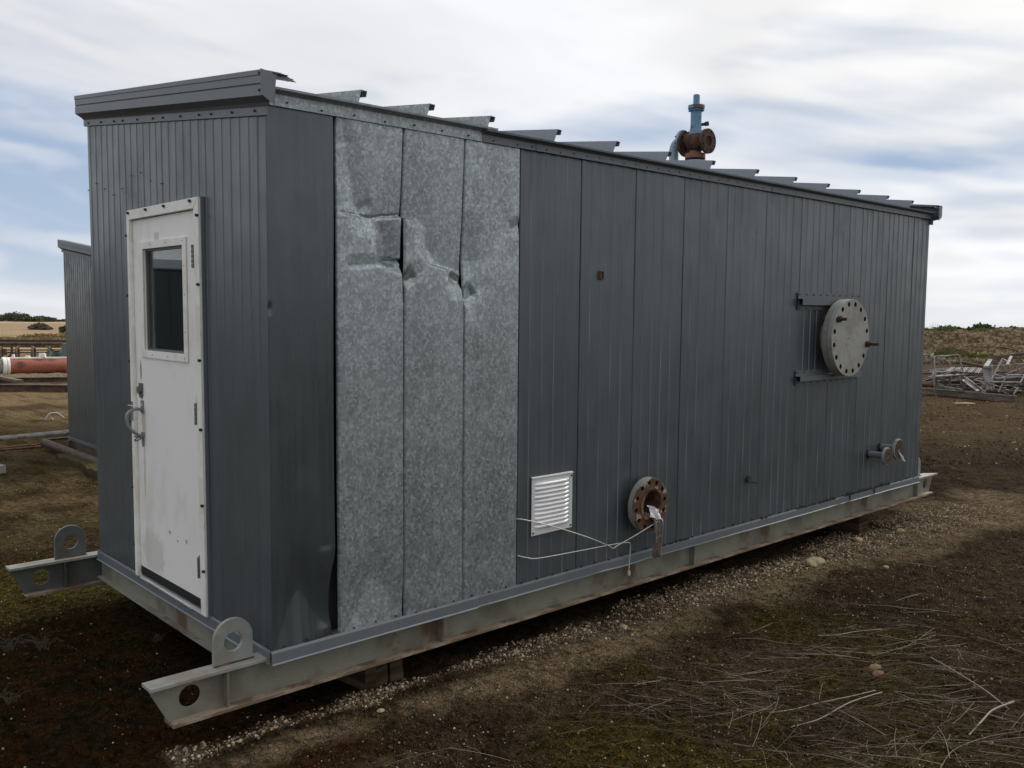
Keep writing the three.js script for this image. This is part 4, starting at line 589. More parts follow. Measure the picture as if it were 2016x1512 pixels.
// ------------------------------------------------------------------ left background
const GD = (p, dy = 0) => { p.y = groundY(p.x, p.z) + dy; return p; };
{
  const a = GD(V(1.68, 0, -12.2), 0.03), b = GD(V(4.2, 0, -12.8), 0.03), a0 = GD(V(-1.5, 0, -11.45), 0.03);
  solo('ground_pipe', [rod(a0, b, 0.062, 14)], S({ map: T.scrap, color: col(0.32, 0.33, 0.34), roughness: 0.55 }), 'grey crusted steel pipe lying on the ground left of the rear building', 'pipe');
  const c = GD(V(0.2, 0, -10.72), 0.035), d = GD(V(2.2, 0, -11.05), 0.045);
  solo('steel_rod', [rod(c, d, 0.022, 10), rod(c.clone().add(V(0, 0, -0.16)), d.clone().add(V(0, 0.01, -0.2)), 0.016, 10)], M.rust, 'pair of thin rusty rods on the ground in front of the grey pipe', 'rod');
  // black steel frame on the ground
  const f = thing('beam_skid', 'black steel frame of two long beams lying in the yard before the red vessel', 'frame');
  const A = gp(-60, 771), B = gp(240, 773), C = gp(-60, 756), D = gp(240, 751);
  const ib = (p, q, h) => { const o = V(0, h / 2, 0), P = p.clone().add(o), Q = q.clone().add(o), u = V(0, h / 2, 0); return [bar(P, Q, 0.03, h), bar(P.clone().add(u), Q.clone().add(u), 0.16, 0.025), bar(P.clone().sub(u), Q.clone().sub(u), 0.16, 0.025)]; };
  part('beam', ib(A, B, 0.2), M.darkScrap, f); part('beam', ib(C, D, 0.16), M.darkScrap, f);
  part('cross_beam', [bar(gp(-20, 752).add(V(0, 0.2, 0)), gp(40, 762).add(V(0, 0.17, 0)), 0.2, 0.08)], M.wood, f);
  // dirt ridge under the vessel
  const m = new THREE.PlaneGeometry(16, 2.6, 160, 26).rotateX(-Math.PI / 2), q = m.attributes.position; const base = gp(70, 746);
  const ang = Math.atan2(-RT.z, RT.x); m.rotateY(ang); for (let i = 0; i < q.count; i++) { const x = q.getX(i) + base.x, z = q.getZ(i) + base.z, [d, l] = dl(x, z), [bd] = dl(base.x, base.z), e = Math.max(0, 1 - ((d - bd) / 1.25) ** 2); q.setXYZ(i, x, groundY(x, z) - 0.05 + e * (0.05 + 0.24 * fbm(x * 1.5, z * 1.5, 4, 651)), z); } m.computeVertexNormals();
  const dm = solo('dirt_ridge', [m], E({ color: col(0.27, 0.21, 0.135), map: T.soil, bumpMap: T.soilB, bumpScale: 0.02 }), 'ridge of pale loose dirt below the red vessel', null, null, 'structure');
  dm.material.color.multiplyScalar(1.9); delete dm.userData.label;
  // red vessel
  const v = thing('pressure_vessel', 'faded red steel vessel lying on its side with white end flange', 'vessel');
  const d0 = 32, r = 0.275, P = at(19, 721.5, d0), Q = at(330, 717, d0 + 3.5), ax = Q.clone().sub(P).normalize();
  part('shell', [rod(P, Q, r, 40)], M.red, v);
  part('end_flange', [rod(P.clone().addScaledVector(ax, -0.10), P.clone().addScaledVector(ax, -0.02), r + 0.05, 40), rod(P.clone().addScaledVector(ax, -0.24), P.clone().addScaledVector(ax, -0.12), r + 0.06, 40)], M.white, v);
  part('end_head', [new THREE.SphereGeometry(r * 0.93, 28, 16).scale(1, 1, 1).translate(...P.clone().addScaledVector(ax, -0.3).toArray())], M.scrap, v);
  part('top_strip', [bar(P.clone().add(V(0, r + 0.02, 0)), Q.clone().add(V(0, r + 0.02, 0)), 0.2, 0.05)], M.white, v);
  for (const [px, w, h] of [[27, 0.05, 0.1], [84, 0.13, 0.16], [55, 0.09, 0.06]]) { const k = at(px, 704, d0 + 0.6); k.y = P.y + r + h / 2 + 0.02; const g = ext(poly([[-w, -h / 2], [w * 1.1, -h / 2], [w * 0.7, h / 2], [-w * 0.7, h / 2]]), 0.05, 0.01).rotateY(ang).translate(...k.toArray()); part('saddle_plate', [g], M.white, v); }
  part('saddle', [0.15, 0.6].map((t) => { const k = P.clone().lerp(Q, t); const gy = groundY(k.x, k.z); return box(0.2, Math.max(0.1, k.y - gy - 0.1), 0.5, k.x, (k.y - 0.1 + gy) / 2, k.z, 0, ang); }), M.darkScrap, v);
  // pipe rack with hooped rails
  const dr = 43, RK = (px, py, dd = dr) => at(px, py, dd);
  const rk = thing('pipe_rack', 'rusty elevated pipe rack carrying long pipes behind the red vessel', 'rack');
  for (const [y, rr, k] of [[669, 0.05, 0], [672, 0.10, 0.5], [676, 0.075, -0.3]]) part('long_pipe', [rod(RK(-60, y, dr + k), RK(260, y + 2, dr + k), rr, 10)], M.darkScrap, rk);
  part('post', [rod(RK(23.5, 672), RK(23.5, 712), 0.06, 8)], M.darkScrap, rk); part('post', [rod(RK(200, 672), RK(200, 712), 0.06, 8)], M.darkScrap, rk);
  for (const s of [-1, 1]) part('brace', [rod(RK(23.5, 695), RK(23.5 + s * 10, 706), 0.04, 6)], M.darkScrap, rk);
  part('hanging_cable', [tube([RK(40, 676), RK(44, 681), RK(52, 681.5), RK(58, 677), RK(60, 680), RK(59.5, 684)], 0.03, 5), tube([RK(58, 677), RK(75, 681), RK(90, 678), RK(97, 676)], 0.025, 5)], M.darkScrap, rk);
  const hr = thing('hooped_rail', 'low dark handrail of arched hoops and long bars behind the red vessel', 'handrail');
  for (const px of [2, 34, 66, 98]) part('hoop', [tube([RK(px - 3, 708, 40), RK(px - 2.6, 692, 40), RK(px - 1.5, 685, 40.2), RK(px + 0.5, 684, 40.5), RK(px + 2.2, 688, 40.8), RK(px + 3, 694, 41), RK(px + 3.4, 708, 41)], 0.055, 6)], M.darkScrap, hr);
  for (const y of [689, 694, 704.5]) part('bar', [rod(RK(-20, y, 40.4), RK(118, y, 40.4), 0.032, 6)], M.darkScrap, hr);
  part('box', [box(0.09, 0.28, 0.12, ...RK(10.5, 692.5, 40).toArray(), 0, ang)], M.rust, hr);
  const eqp = thing('green_pump', 'dark green pump unit at the right end of the hooped rail', 'pump');
  const ep = RK(113, 703, 39.6); part('housing', [rod(ep.clone().addScaledVector(RT, -0.28), ep.clone().addScaledVector(RT, 0.3), 0.27, 20), box(0.7, 0.2, 0.5, ep.x, ep.y - 0.28, ep.z, 0, ang)], M.green, eqp);
  part('cover', [rod(ep.clone().addScaledVector(RT, 0.02), ep.clone().addScaledVector(RT, 0.12), 0.29, 20), box(0.3, 0.1, 0.3, ep.x, ep.y + 0.3, ep.z, 0, ang)], M.darkScrap, eqp);
  part('belt_guard', [tube([RK(97, 704, 39.2), RK(102, 697, 39.2), RK(108, 691, 39.2), RK(116, 690, 39.2)], 0.04, 6)], M.scrap, eqp);
  const cb = RK(133, 692, 39); solo('control_box', [box(0.36, 0.62, 0.3, cb.x, cb.y, cb.z, 0, ang), box(0.4, 0.03, 0.34, cb.x, cb.y + 0.32, cb.z, 0, ang), box(0.28, 0.5, 0.02, ...cb.clone().addScaledVector(FW, -0.16).toArray(), 0, ang)], S({ color: col(0.14, 0.17, 0.17), roughness: 0.6 }), 'grey-green metal control box beside the green pump', 'box');
  const wb = gp(-8, 936); const gb = new THREE.BoxGeometry(0.13, 0.1, 0.2, 3, 3, 3); solo('pale_block', [gb.rotateY(0.4).translate(wb.x, wb.y + 0.06, wb.z), box(0.10, 0.015, 0.08, wb.x, wb.y + 0.115, wb.z - 0.03, 0.1, 0.4)], M.plate, 'small pale concrete block at the left edge of the picture', 'block');
  const dg = gp(103, 830); solo('dried_root', [tube([dg.clone().add(V(-0.12, 0.03, 0)), dg.clone().add(V(-0.05, 0.14, 0)), dg.clone().add(V(0.08, 0.15, 0.02)), dg.clone().add(V(0.2, 0.05, 0.03))], 0.02, 6), tube([dg.clone().add(V(-0.05, 0.12, 0)), dg.clone().add(V(0.0, 0.03, 0.05))], 0.014, 5)], S({ color: col(0.5, 0.46, 0.38), roughness: 1 }), 'bleached dry root lying on the sandy track', 'root');
}

// ------------------------------------------------------------------ foliage masses
function leafMass(name, label, spots, leaf, mat, seed, kind = 'stuff', category = null, group) {
  const n = spots.reduce((s, q) => s + q.n, 0), im = new THREE.InstancedMesh(leaf, mat, n), r = rng(seed), m = new THREE.Matrix4(), q = new THREE.Quaternion(), e = new THREE.Euler(), c = new THREE.Color(); let k = 0;
  for (const s of spots) for (let i = 0; i < s.n; i++) { let a = r() * 2 * Math.PI, b = Math.acos(2 * r() - 1), d = Math.cbrt(r()) * (0.75 + 0.4 * r()); const x = s.p.x + s.rx * d * Math.sin(b) * Math.cos(a), y = s.p.y + s.ry * (d * Math.cos(b)), z = s.p.z + s.rx * d * Math.sin(b) * Math.sin(a); e.set(r() * 6.3, r() * 6.3, r() * 6.3); q.setFromEuler(e); const sc = s.s * (0.6 + 0.8 * r()); m.compose(V(x, y, z), q, V(sc, sc, sc)); im.setMatrixAt(k, m); const t = r(); c.setRGB(...mix3(s.c0, s.c1, t)); im.setColorAt(k, c); k++; }
  im.name = numbered(name); im.castShadow = im.receiveShadow = true; scene.add(im); tag(im, label, category, group, kind); return im;
}
const leafTri = (() => { const g = new THREE.BufferGeometry(); g.setAttribute('position', new THREE.Float32BufferAttribute([-0.5, -0.3, 0, 0.5, -0.2, 0.1, 0.1, 0.6, -0.05, -0.4, 0.3, 0.3, 0.45, 0.1, -0.3, -0.05, -0.6, 0], 3)); g.computeVertexNormals(); return g; })();
const leafMat = E({ color: col(1, 1, 1) });
{
  const r = rng(501), sp = [];
  for (let i = 0; i < 150; i++) { const px = -60 + r() * 330, d = 430 + r() * 50, top = 617 + 10 * ss(20, 130, px) * 1.0 + (vn(px * 0.12, 1, 701) - 0.5) * 5 + (r() - 0.5) * 3, p = at(px, 640, d); p.y = groundY(p.x, p.z, false); const yt = at(px, top, d).y, h = Math.max(1.2, yt - p.y); sp.push({ p: V(p.x, p.y + h * 0.45, p.z), rx: 2.4, ry: h * 0.52, n: 150, s: 0.75, c0: [0.085, 0.095, 0.06], c1: r() < 0.3 ? [0.22, 0.22, 0.11] : [0.15, 0.145, 0.10] }); }  // leaf colours lifted to carry the distance haze
  leafMass('tree_line', 'far line of low dark green trees beyond the pale field', sp, leafTri, leafMat, 502, 'stuff');
  const bs = []; for (let i = 0; i < 16; i++) { const t = r(), px = 62 + t * 34, d = 185 + r() * 12, p = at(px, 642, d); p.y = groundY(p.x, p.z, false); const h = 0.35 + (0.5 + 0.7 * r()) * Math.exp(-(((px - 78) / 13) ** 2)); bs.push({ p: V(p.x, p.y + h * 0.5, p.z), rx: 1.0, ry: h * 0.6, n: 160, s: 0.35, c0: [0.09, 0.085, 0.055], c1: [0.19, 0.165, 0.115] }); }
  leafMass('shrub', 'dark bare shrub clump alone in the pale field on the left', bs, leafTri, leafMat, 503, 'stuff');
  const be = []; for (let i = 0; i < 8; i++) { const px = 126 + r() * 30, d = 150 + r() * 8, p = at(px, 650, d); p.y = groundY(p.x, p.z, false); be.push({ p: V(p.x, p.y + 0.5, p.z), rx: 0.9, ry: 0.7, n: 120, s: 0.35, c0: [0.05, 0.05, 0.025], c1: [0.12, 0.10, 0.055] }); }
  leafMass('shrub', 'small dark shrub at the edge of the pale field beside the rear building', be, leafTri, leafMat, 504, 'stuff');
  // right side: shrubs on the bank top
  const gs = []; for (let i = 0; i < 150; i++) { const px = 1800 + r() * 320, k = px < 1900 ? 10 * Math.exp(-(((px - 1872) / 26) ** 2)) : px < 1962 ? 15 * Math.exp(-(((px - 1930) / 24) ** 2)) : 7 + 5 * vn(px * 0.15, 2, 703), d = 64 + r() * 14, p = at(px, 664, d); p.y = groundY(p.x, p.z, false); const h = Math.max(0.3, (k + 3) / F * d * (0.75 + 0.4 * r())); gs.push({ p: V(p.x, p.y + h * 0.45, p.z), rx: 0.8, ry: h * 0.62, n: 130, s: 0.2, c0: [0.035, 0.06, 0.02], c1: r() < 0.35 ? [0.14, 0.17, 0.06] : [0.07, 0.105, 0.035] }); }
  leafMass('shrubs', 'band of green shrubs along the top of the grassy bank', gs, leafTri, leafMat, 505, 'stuff');
  const tw = []; for (let i = 0; i < 46; i++) { const px = 1815 + r() * 60, d = 330 + r() * 40, p = at(px, 662, d), h = 1.6 + r() * 2.2; p.y = at(px, 660, d).y - 1.5; tw.push(rod(p, p.clone().add(V(r() - 0.5, h + 2.5, r() - 0.5)), 0.07, 4, 0.02)); for (let k = 0; k < 4; k++) { const a = p.clone().add(V(0, 1 + h * (0.4 + 0.15 * k), 0)); tw.push(rod(a, a.clone().add(V((r() - 0.5) * 1.2, 0.8, (r() - 0.5) * 1.2)), 0.03, 3, 0.01)); } }
  solo('bare_trees', tw, S({ color: col(0.2, 0.19, 0.18), roughness: 1 }), 'thin leafless trees far off beside the right edge of the main building', null, null, 'stuff');
}
const blade = (() => { const g = new THREE.BufferGeometry(), pos = []; for (let k = 0; k < 7; k++) { const a = k * 2.4, l = 0.6 + 0.4 * ((k * 37) % 10) / 10, dx = Math.cos(a), dz = Math.sin(a), w = 0.035, b = [dx * 0.35 * l, l, dz * 0.35 * l], c = [dx * 0.9 * l, l * 0.95, dz * 0.9 * l]; pos.push(-dz * w, 0, dx * w, dz * w, 0, -dx * w, ...b, ...b, dz * w, 0, -dx * w, ...c); } g.setAttribute('position', new THREE.Float32BufferAttribute(pos, 3)); g.computeVertexNormals(); return g; })();
function scatter(name, label, geo, mat, n, seed, place) {
  const r = rng(seed), m = new THREE.Matrix4(), q = new THREE.Quaternion(), e = new THREE.Euler(), c = new THREE.Color(), list = [];
  for (let i = 0; i < n * 12 && list.length < n; i++) { const o = place(r); if (!o) continue; e.set(o.rx ?? 0, o.ry ?? r() * 6.3, o.rz ?? 0); q.setFromEuler(e); m.compose(V(o.x, o.y, o.z), q, V(...(o.s.length ? o.s : [o.s, o.s, o.s]))); list.push([m.clone(), o.c]); }
  const im = new THREE.InstancedMesh(geo, mat, list.length); list.forEach(([a, k], i) => { im.setMatrixAt(i, a); im.setColorAt(i, c.setRGB(...k)); });
  im.name = numbered(name); im.castShadow = im.receiveShadow = true; scene.add(im); tag(im, label, null, null, 'stuff'); return im;
}
scatter('dry_grass', 'dry tan and green grass covering the bank on the right', blade, E({}), 26000, 511, (r) => { const d = 46 + r() * 26, l = 22 + r() * 34, x = d * HX + l * 0.736, z = d * HZ + l * 0.677; const g = fbm(x * 0.22, z * 0.22, 3, 487) + (d > 60 ? 0.25 : 0), k = r(); return { x, z, y: groundY(x, z, false) - 0.02, s: 0.16 + 0.3 * r() * r() + (d > 50 && d < 62 ? 0.14 : 0), c: g > 0.68 && k < 0.6 ? mix3([0.10, 0.12, 0.035], [0.19, 0.2, 0.07], r()) : k < 0.5 ? mix3([0.34, 0.27, 0.16], [0.46, 0.38, 0.24], r()) : mix3([0.17, 0.12, 0.08], [0.26, 0.19, 0.12], r()), rx: (r() - 0.5) * 0.9 }; });
scatter('dry_grass', 'pale lumpy grass along the ridge behind the pipe rack', blade, E({}), 5000, 512, (r) => { const d = 62 + r() * 30, l = -46 + r() * 24, x = d * HX + l * 0.736, z = d * HZ + l * 0.677; if (fbm(x * 0.25, z * 0.25, 2, 705) < 0.5) return null; return { x, z, y: groundY(x, z, false) - 0.03, s: 0.2 + 0.35 * r(), c: mix3([0.2, 0.15, 0.075], [0.34, 0.27, 0.15], r()), rx: (r() - 0.5) * 0.9 }; });

// ------------------------------------------------------------------ scrap pile on the right
{
  const P = (px, py, d) => at(px, py, d);
  const b0 = gp(1824, 779), b1 = gp(2000, 791); b0.y += 0.1; b1.y += 0.1;
  solo('timber_beam', [bar(b0, b1, 0.17, 0.17)], M.wood, 'long dark timber beam on the ground in front of the scrap pile', 'beam');
  const k0 = gp(1898, 797); solo('plank', [ext(poly([[-0.27, -0.05], [0.2, -0.06], [0.3, 0.0], [0.1, 0.06], [-0.2, 0.05]]), 0.02, 0.004).rotateX(-1.5).rotateY(Math.atan2(-RT.z, RT.x)).translate(k0.x, k0.y + 0.03, k0.z)], S({ map: T.wood, color: col(2.6, 2.4, 2.0), roughness: 0.9 }), 'pale broken board on bare ground before the timber beam', 'board');
  const R = (pts, d0, d1, r = 0.022) => tube(pts.map(([x, y], i) => P(x, y, mix(d0, d1, i / (pts.length - 1)))), r, 8, pts.length * 5, 0.15);
  const gr = thing('guard_rail', 'bent grey tube guard rail standing upright at the left of the scrap pile', 'guard rail');
  part('upper_hoop', [R([[1842, 742], [1840, 722], [1839, 706], [1841, 702], [1860, 701], [1885, 699], [1888.5, 701], [1892, 718], [1897, 738]], 26, 26.4)], M.scrap, gr);
  part('mid_rail', [rod(P(1841, 741.5, 26), P(1898, 737.5, 26.4), 0.03, 8)], M.scrap, gr);
  part('lower_hoop', [R([[1841, 770], [1838, 750], [1836.5, 736], [1839, 732.5], [1860, 732], [1884, 730.5], [1887, 734], [1891, 752], [1895, 767]], 26.3, 26.8)], M.scrap, gr);
  for (const [x, y] of [[1843, 769], [1870, 768], [1896, 766]]) part('post', [rod(P(x, 741, 26.2), P(x, y, 26.2), 0.035, 6)], M.darkScrap, gr);
  const lr = thing('ladder_cage', 'curved light grey ladder cage hoops at the far left of the scrap pile', 'ladder cage');
  part('hoop', [R([[1808, 699], [1824, 698], [1830, 703], [1834, 711], [1833, 724]], 27.5, 27.8)], M.scrap, lr);
  part('hoop', [R([[1843, 703], [1850, 706], [1854, 711], [1857, 717]], 27.5, 27.8)], M.scrap, lr);
  part('hoop', [R([[1860, 709], [1866, 713], [1871, 718]], 27.9, 28.1)], M.scrap, lr);
  part('strap', [bar(P(1822, 707, 27.6), P(1856, 716, 27.8), 0.02, 0.05), bar(P(1832, 701, 27.5), P(1838, 697, 27.9), 0.02, 0.06), bar(P(1866, 712.5, 27.9), P(1882, 710, 28.2), 0.02, 0.05)], M.scrap, lr);
  const gt = thing('steel_grating', 'flat steel grating with slanted bars lying on the scrap heap', 'grating');
  for (let k = 0; k < 15; k++) { const t = k / 14; part('bar', [bar(P(1859 + 66 * t, 731 + 4 * t, 27), P(1871 + 62 * t, 723 + 1.5 * t, 28.2), 0.03, 0.05)], k % 3 ? M.scrap : M.darkScrap, gt); }
  part('edge', [bar(P(1857, 731, 27), P(1926, 736, 27), 0.04, 0.05), bar(P(1866, 721.5, 28.2), P(1934, 721, 28.2), 0.04, 0.05)], M.darkScrap, gt);
  solo('steel_channel', [bar(P(1889, 713, 27), P(1936, 722, 26.2), 0.05, 0.09), bar(P(1889, 711.5, 27), P(1936, 720.5, 26.2), 0.1, 0.015)], M.darkScrap, 'dark steel channel sloping down to the platform frame', 'channel');
  solo('angle_iron', [bar(P(1897, 748, 25.9), P(1926, 770, 25.3), 0.12, 0.02), bar(P(1901, 745, 25.9), P(1940, 773, 25.3), 0.02, 0.08)], M.scrap, 'grey angle iron leaning from the guard rail to the ground', 'angle iron');
  solo('angle_iron', [bar(P(1845, 759.5, 25.9), P(1895, 768.5, 25.4), 0.05, 0.06)], S({ map: T.scrap, color: col(0.5, 0.6, 0.55), roughness: 0.7 }), 'greenish flat bar under the guard rail', 'bar');
  const pf = thing('platform_frame', 'grey steel walkway frame with leaning rails at the right edge of the picture', 'platform frame');
  part('post', [bar(P(1941.5, 721, 25.6), P(1947, 769, 25.4), 0.16, 0.1), bar(P(1950, 716, 26), P(1954, 765, 25.9), 0.08, 0.08), bar(P(1949.5, 722, 25.5), P(1956, 769, 25.4), 0.05, 0.05)], M.scrap, pf);
  { const a = P(1935, 722, 25.4), b = P(1945, 722, 25.4), c = P(1955, 705.5, 26.6), d = P(1947, 705.5, 26.6); const g = new THREE.BufferGeometry(), n = V(0, 0.02, 0), t = [a, b, c, d], lo = t.map((q) => q.clone().sub(n)); const quad = (p, q, s, u) => [p, q, s, p, s, u].flatMap((v) => v.toArray()); g.setAttribute('position', new THREE.Float32BufferAttribute([...quad(a, b, c, d), ...quad(lo[3], lo[2], lo[1], lo[0]), ...quad(lo[0], lo[1], b, a), ...quad(lo[1], lo[2], c, b)], 3)); g.computeVertexNormals(); part('top_plate', [g], M.scrap, pf); }
  part('top_rail', [bar(P(1936, 722.5, 25.4), P(2060, 713, 25.0), 0.05, 0.05)], M.scrap, pf);
  part('rear_rail', [bar(P(1947, 705, 26.6), P(2060, 692, 26.2), 0.06, 0.09), bar(P(1955, 707, 26.4), P(2060, 702, 26.1), 0.03, 0.04)], M.darkScrap, pf);
  part('cross_bar', [bar(P(1991, 702, 26.3), P(1983, 718, 25.3), 0.07, 0.04), bar(P(2030, 699, 26.2), P(2024, 715, 25.2), 0.07, 0.04)], M.scrap, pf);
  part('cross_bar', [R([[1976, 707], [1980, 710], [1985, 715]], 26.2, 25.9, 0.02), R([[1973, 721], [1978, 727], [1981, 732]], 26, 26, 0.018), R([[1986, 722], [1989, 730], [1992, 738]], 26, 26, 0.018), R([[1997, 720], [2003, 726], [2008, 730]], 26, 26, 0.02)], M.scrap, pf);
  part('hoop', [R([[1953, 700], [1957, 690], [1961, 684.5], [1967, 682.8], [1985, 686], [2000, 689.5], [2003, 692]], 26.6, 26.9, 0.022)], M.darkScrap, pf);
  const gl = thing('leaning_rail', 'pale tube handrail leaning against the front of the platform frame', 'handrail');
  part('side_tube', [rod(P(1949, 752, 24.9), P(1974, 706, 25.3), 0.024, 8), rod(P(2009, 753.5, 24.8), P(2030, 712, 25.2), 0.024, 8)], M.scrap, gl);
  part('cross_tube', [rod(P(1948, 752, 24.9), P(2009, 753.5, 24.8), 0.03, 8)], M.scrap, gl);
  part('lower_hoop', [R([[1966, 772], [1973, 757], [1980, 742], [1984, 739], [2000, 738.5], [2020, 739]], 25.1, 25.1, 0.024)], M.scrap, gl);
  part('foot', [rod(P(1995, 777, 24.8), P(2004, 763, 24.9), 0.028, 8)], M.scrap, gl);
  solo('steel_pipe', [rod(P(1959, 746, 25.9), P(2050, 738, 25.7), 0.045, 10)], M.scrap, 'pale straight pipe lying behind the leaning handrail', 'pipe');
  const sp = [], r = rng(521); for (let i = 0; i < 46; i++) { const px = 1800 + r() * 250, py = 738 + r() * 26, d = 27 + r() * 3, l = 1 + r() * 3, a = P(px, py, d), dir = RT.clone().multiplyScalar(l).addScaledVector(FW, (r() - 0.5) * 2 * l).add(V(0, (r() - 0.5) * 0.25, 0)); a.y = groundY(a.x, a.z, false) + 0.05 + r() * 0.45; sp.push(r() < 0.6 ? rod(a, a.clone().add(dir), 0.02 + r() * 0.04, 7) : bar(a, a.clone().add(dir), 0.05, 0.06 + r() * 0.06)); }
  solo('scrap_pipes', sp, M.darkScrap, 'heap of dark rusty pipes and bars behind the grey scrap rails', null, null, 'stuff');
  const sq = []; for (let i = 0; i < 80; i++) { const px = 1805 + r() * 240, d = 26.5 + r() * 2.5, a = P(px, 730 + r() * 20, d), dir = RT.clone().multiplyScalar(0.4 + r()).addScaledVector(FW, (r() - 0.5)).add(V(0, (r() - 0.5) * 0.9, 0)); a.y = groundY(a.x, a.z, false) + 0.05 + r() * 0.6; sq.push(rod(a, a.clone().add(dir), 0.012 + r() * 0.016, 6)); }
  solo('scrap_tubes', sq, M.scrap, 'tangle of thin pale tubes among the scrap heap', null, null, 'stuff');
  solo('rusty_pipe', [rod(P(1790, 757, 26.8), P(1852, 759, 26.6), 0.06, 12)], M.rust, 'dark rusty pipe on the ground left of the guard rail', 'pipe');
}

// ------------------------------------------------------------------ gravel, clods, stones, sticks, weeds
const pebble = (seed, d = 1) => { const g = new THREE.IcosahedronGeometry(1, d), p = g.attributes.position; for (let i = 0; i < p.count; i++) { const x = p.getX(i), y = p.getY(i), z = p.getZ(i), n = 0.72 + 0.55 * fbm(x * 1.4 + seed * 3.1, y * 1.4 + z * 1.7 + seed, 2, 721); p.setXYZ(i, x * n, y * n * 0.7, z * n * 0.85); } g.computeVertexNormals(); return g; };
const bare = E({ specularIntensity: 0.1 });
const tone = (r) => tone0(r).map((q, i) => q * [1.12, 1.0, 0.84][i]);
const tone0 = (r) => { const k = r(); return k < 0.5 ? mix3([0.15, 0.122, 0.088], [0.26, 0.215, 0.16], r()) : k < 0.82 ? mix3([0.07, 0.055, 0.04], [0.13, 0.107, 0.08], r()) : mix3([0.34, 0.30, 0.24], [0.50, 0.45, 0.38], r()); };
for (let v = 0; v < 2; v++) scatter('gravel', ['strip of pale gravel along the roof drip line beside the skid', 'finer gravel mixed into the strip beside the skid'][v], pebble(v + 1, 0), bare, [6500, 14000][v], 531 + v, (r) => { const x = -0.5 + 8.9 * r(), z = -0.35 + 1.0 * r(); if (r() > gravelMask(x, z)) return null; const s = (v ? 0.0025 : 0.0035) + 0.0095 * r() ** 2.6; return { x, z, y: groundY(x, z) + s * 0.15, s, c: tone(r), rx: r() * 6, rz: r() * 6 }; });
scatter('gravel', 'small pale pebbles scattered over the dark soil', pebble(5, 0), bare, 9000, 535, (r) => { const k = r(); let x, z; if (k < 0.55) { x = -1.7 + 8 * r(); z = 0.2 + 3 * r(); } else if (k < 0.72) { x = 5 + 6 * r(); z = -1.5 + 5 * r(); } else { x = -2 + 4.5 * r(); z = -8 + 8 * r(); if (x > 0 && z > -2.5) return null; } if (r() > 0.35 + 0.65 * ss(0.4, 0.62, fbm(x * 1.1, z * 1.1, 3, 723))) return null; const s = 0.0022 + 0.0055 * r() ** 3; return { x, z, y: groundY(x, z) + s * 0.3, s, c: mix3(tone(r), [0.50, 0.44, 0.35], 0.4), rx: r() * 6, rz: r() * 6 }; });
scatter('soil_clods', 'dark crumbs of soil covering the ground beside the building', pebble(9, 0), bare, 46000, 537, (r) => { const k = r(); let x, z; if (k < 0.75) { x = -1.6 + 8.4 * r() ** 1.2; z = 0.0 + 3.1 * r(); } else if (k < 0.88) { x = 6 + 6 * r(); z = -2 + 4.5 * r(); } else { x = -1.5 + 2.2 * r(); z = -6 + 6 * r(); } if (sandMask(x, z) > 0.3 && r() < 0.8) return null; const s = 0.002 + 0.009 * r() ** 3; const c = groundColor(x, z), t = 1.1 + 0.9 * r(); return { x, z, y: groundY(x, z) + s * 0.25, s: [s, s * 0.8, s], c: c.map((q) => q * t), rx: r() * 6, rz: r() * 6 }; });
const mossTuft = (() => { const g = new THREE.BufferGeometry(), pos = []; for (let k = 0; k < 8; k++) { const a = k * 2.4, l = 0.5 + 0.5 * ((k * 53) % 10) / 10, dx = Math.cos(a), dz = Math.sin(a), o = 0.25 * ((k * 29) % 7) / 7; pos.push(dx * o - dz * 0.12, 0, dz * o + dx * 0.12, dx * o + dz * 0.12, 0, dz * o - dx * 0.12, dx * (o + 0.55 * l), l, dz * (o + 0.55 * l)); } g.setAttribute('position', new THREE.Float32BufferAttribute(pos, 3)); g.computeVertexNormals(); return g; })();
scatter('moss', 'low olive moss and weed sprouts on the damp soil', mossTuft, E({}), 26000, 541, (r) => { const k = r(); let x, z; if (k < 0.5) { x = -1.6 + 6.5 * r(); z = 0.4 + 2.7 * r(); } else { x = -2 + 3 * r(); z = -4.6 + 4.4 * r(); if (x > 0 && z > -2.45) return null; } const m = z < -2.4 ? ss(1.1, 0.2, Math.abs(z + 3.25)) : mossMask(x, z); if (r() > m + 0.05) return null; const s = 0.006 + 0.014 * r() * (z < -2.4 ? 1.5 : 1); const red = x < 0.1 && z < 0.3 && z > -2.6 && r() < 0.4; return { x, z, y: groundY(x, z) - 0.002, s, c: z < -2.4 ? mix3([0.06, 0.06, 0.018], [0.16, 0.145, 0.045], r()) : red ? mix3([0.03, 0.014, 0.006], [0.06, 0.026, 0.009], r()) : mix3([0.032, 0.027, 0.010], [0.078, 0.064, 0.019], r()) }; });
scatter('soil_clods', 'rough brown clods on the bare ground beyond the far end', pebble(9, 0), bare, 16000, 538, (r) => { const d = 8.5 + 15 * r() ** 1.4, l = 1.5 + r() * (4 + d * 0.55), x = d * HX + l * 0.736, z = d * HZ + l * 0.677; if (x < L + 0.9 && z < 0.4) return null; if (fbm(x * 0.8, z * 0.8, 3, 725) < 0.22 + 0.28 * r()) return null; const s = (0.005 + 0.022 * r() ** 3) * (0.7 + d * 0.03), c = groundColor(x, z), t = 0.75 + 0.7 * r(), w = r() < 0.06; return { x, z, y: groundY(x, z) + s * 0.1, s: [s, s * 0.65, s], c: w ? [0.42, 0.37, 0.29] : c.map((q) => q * t), rx: r() * 6, rz: r() * 6 }; });
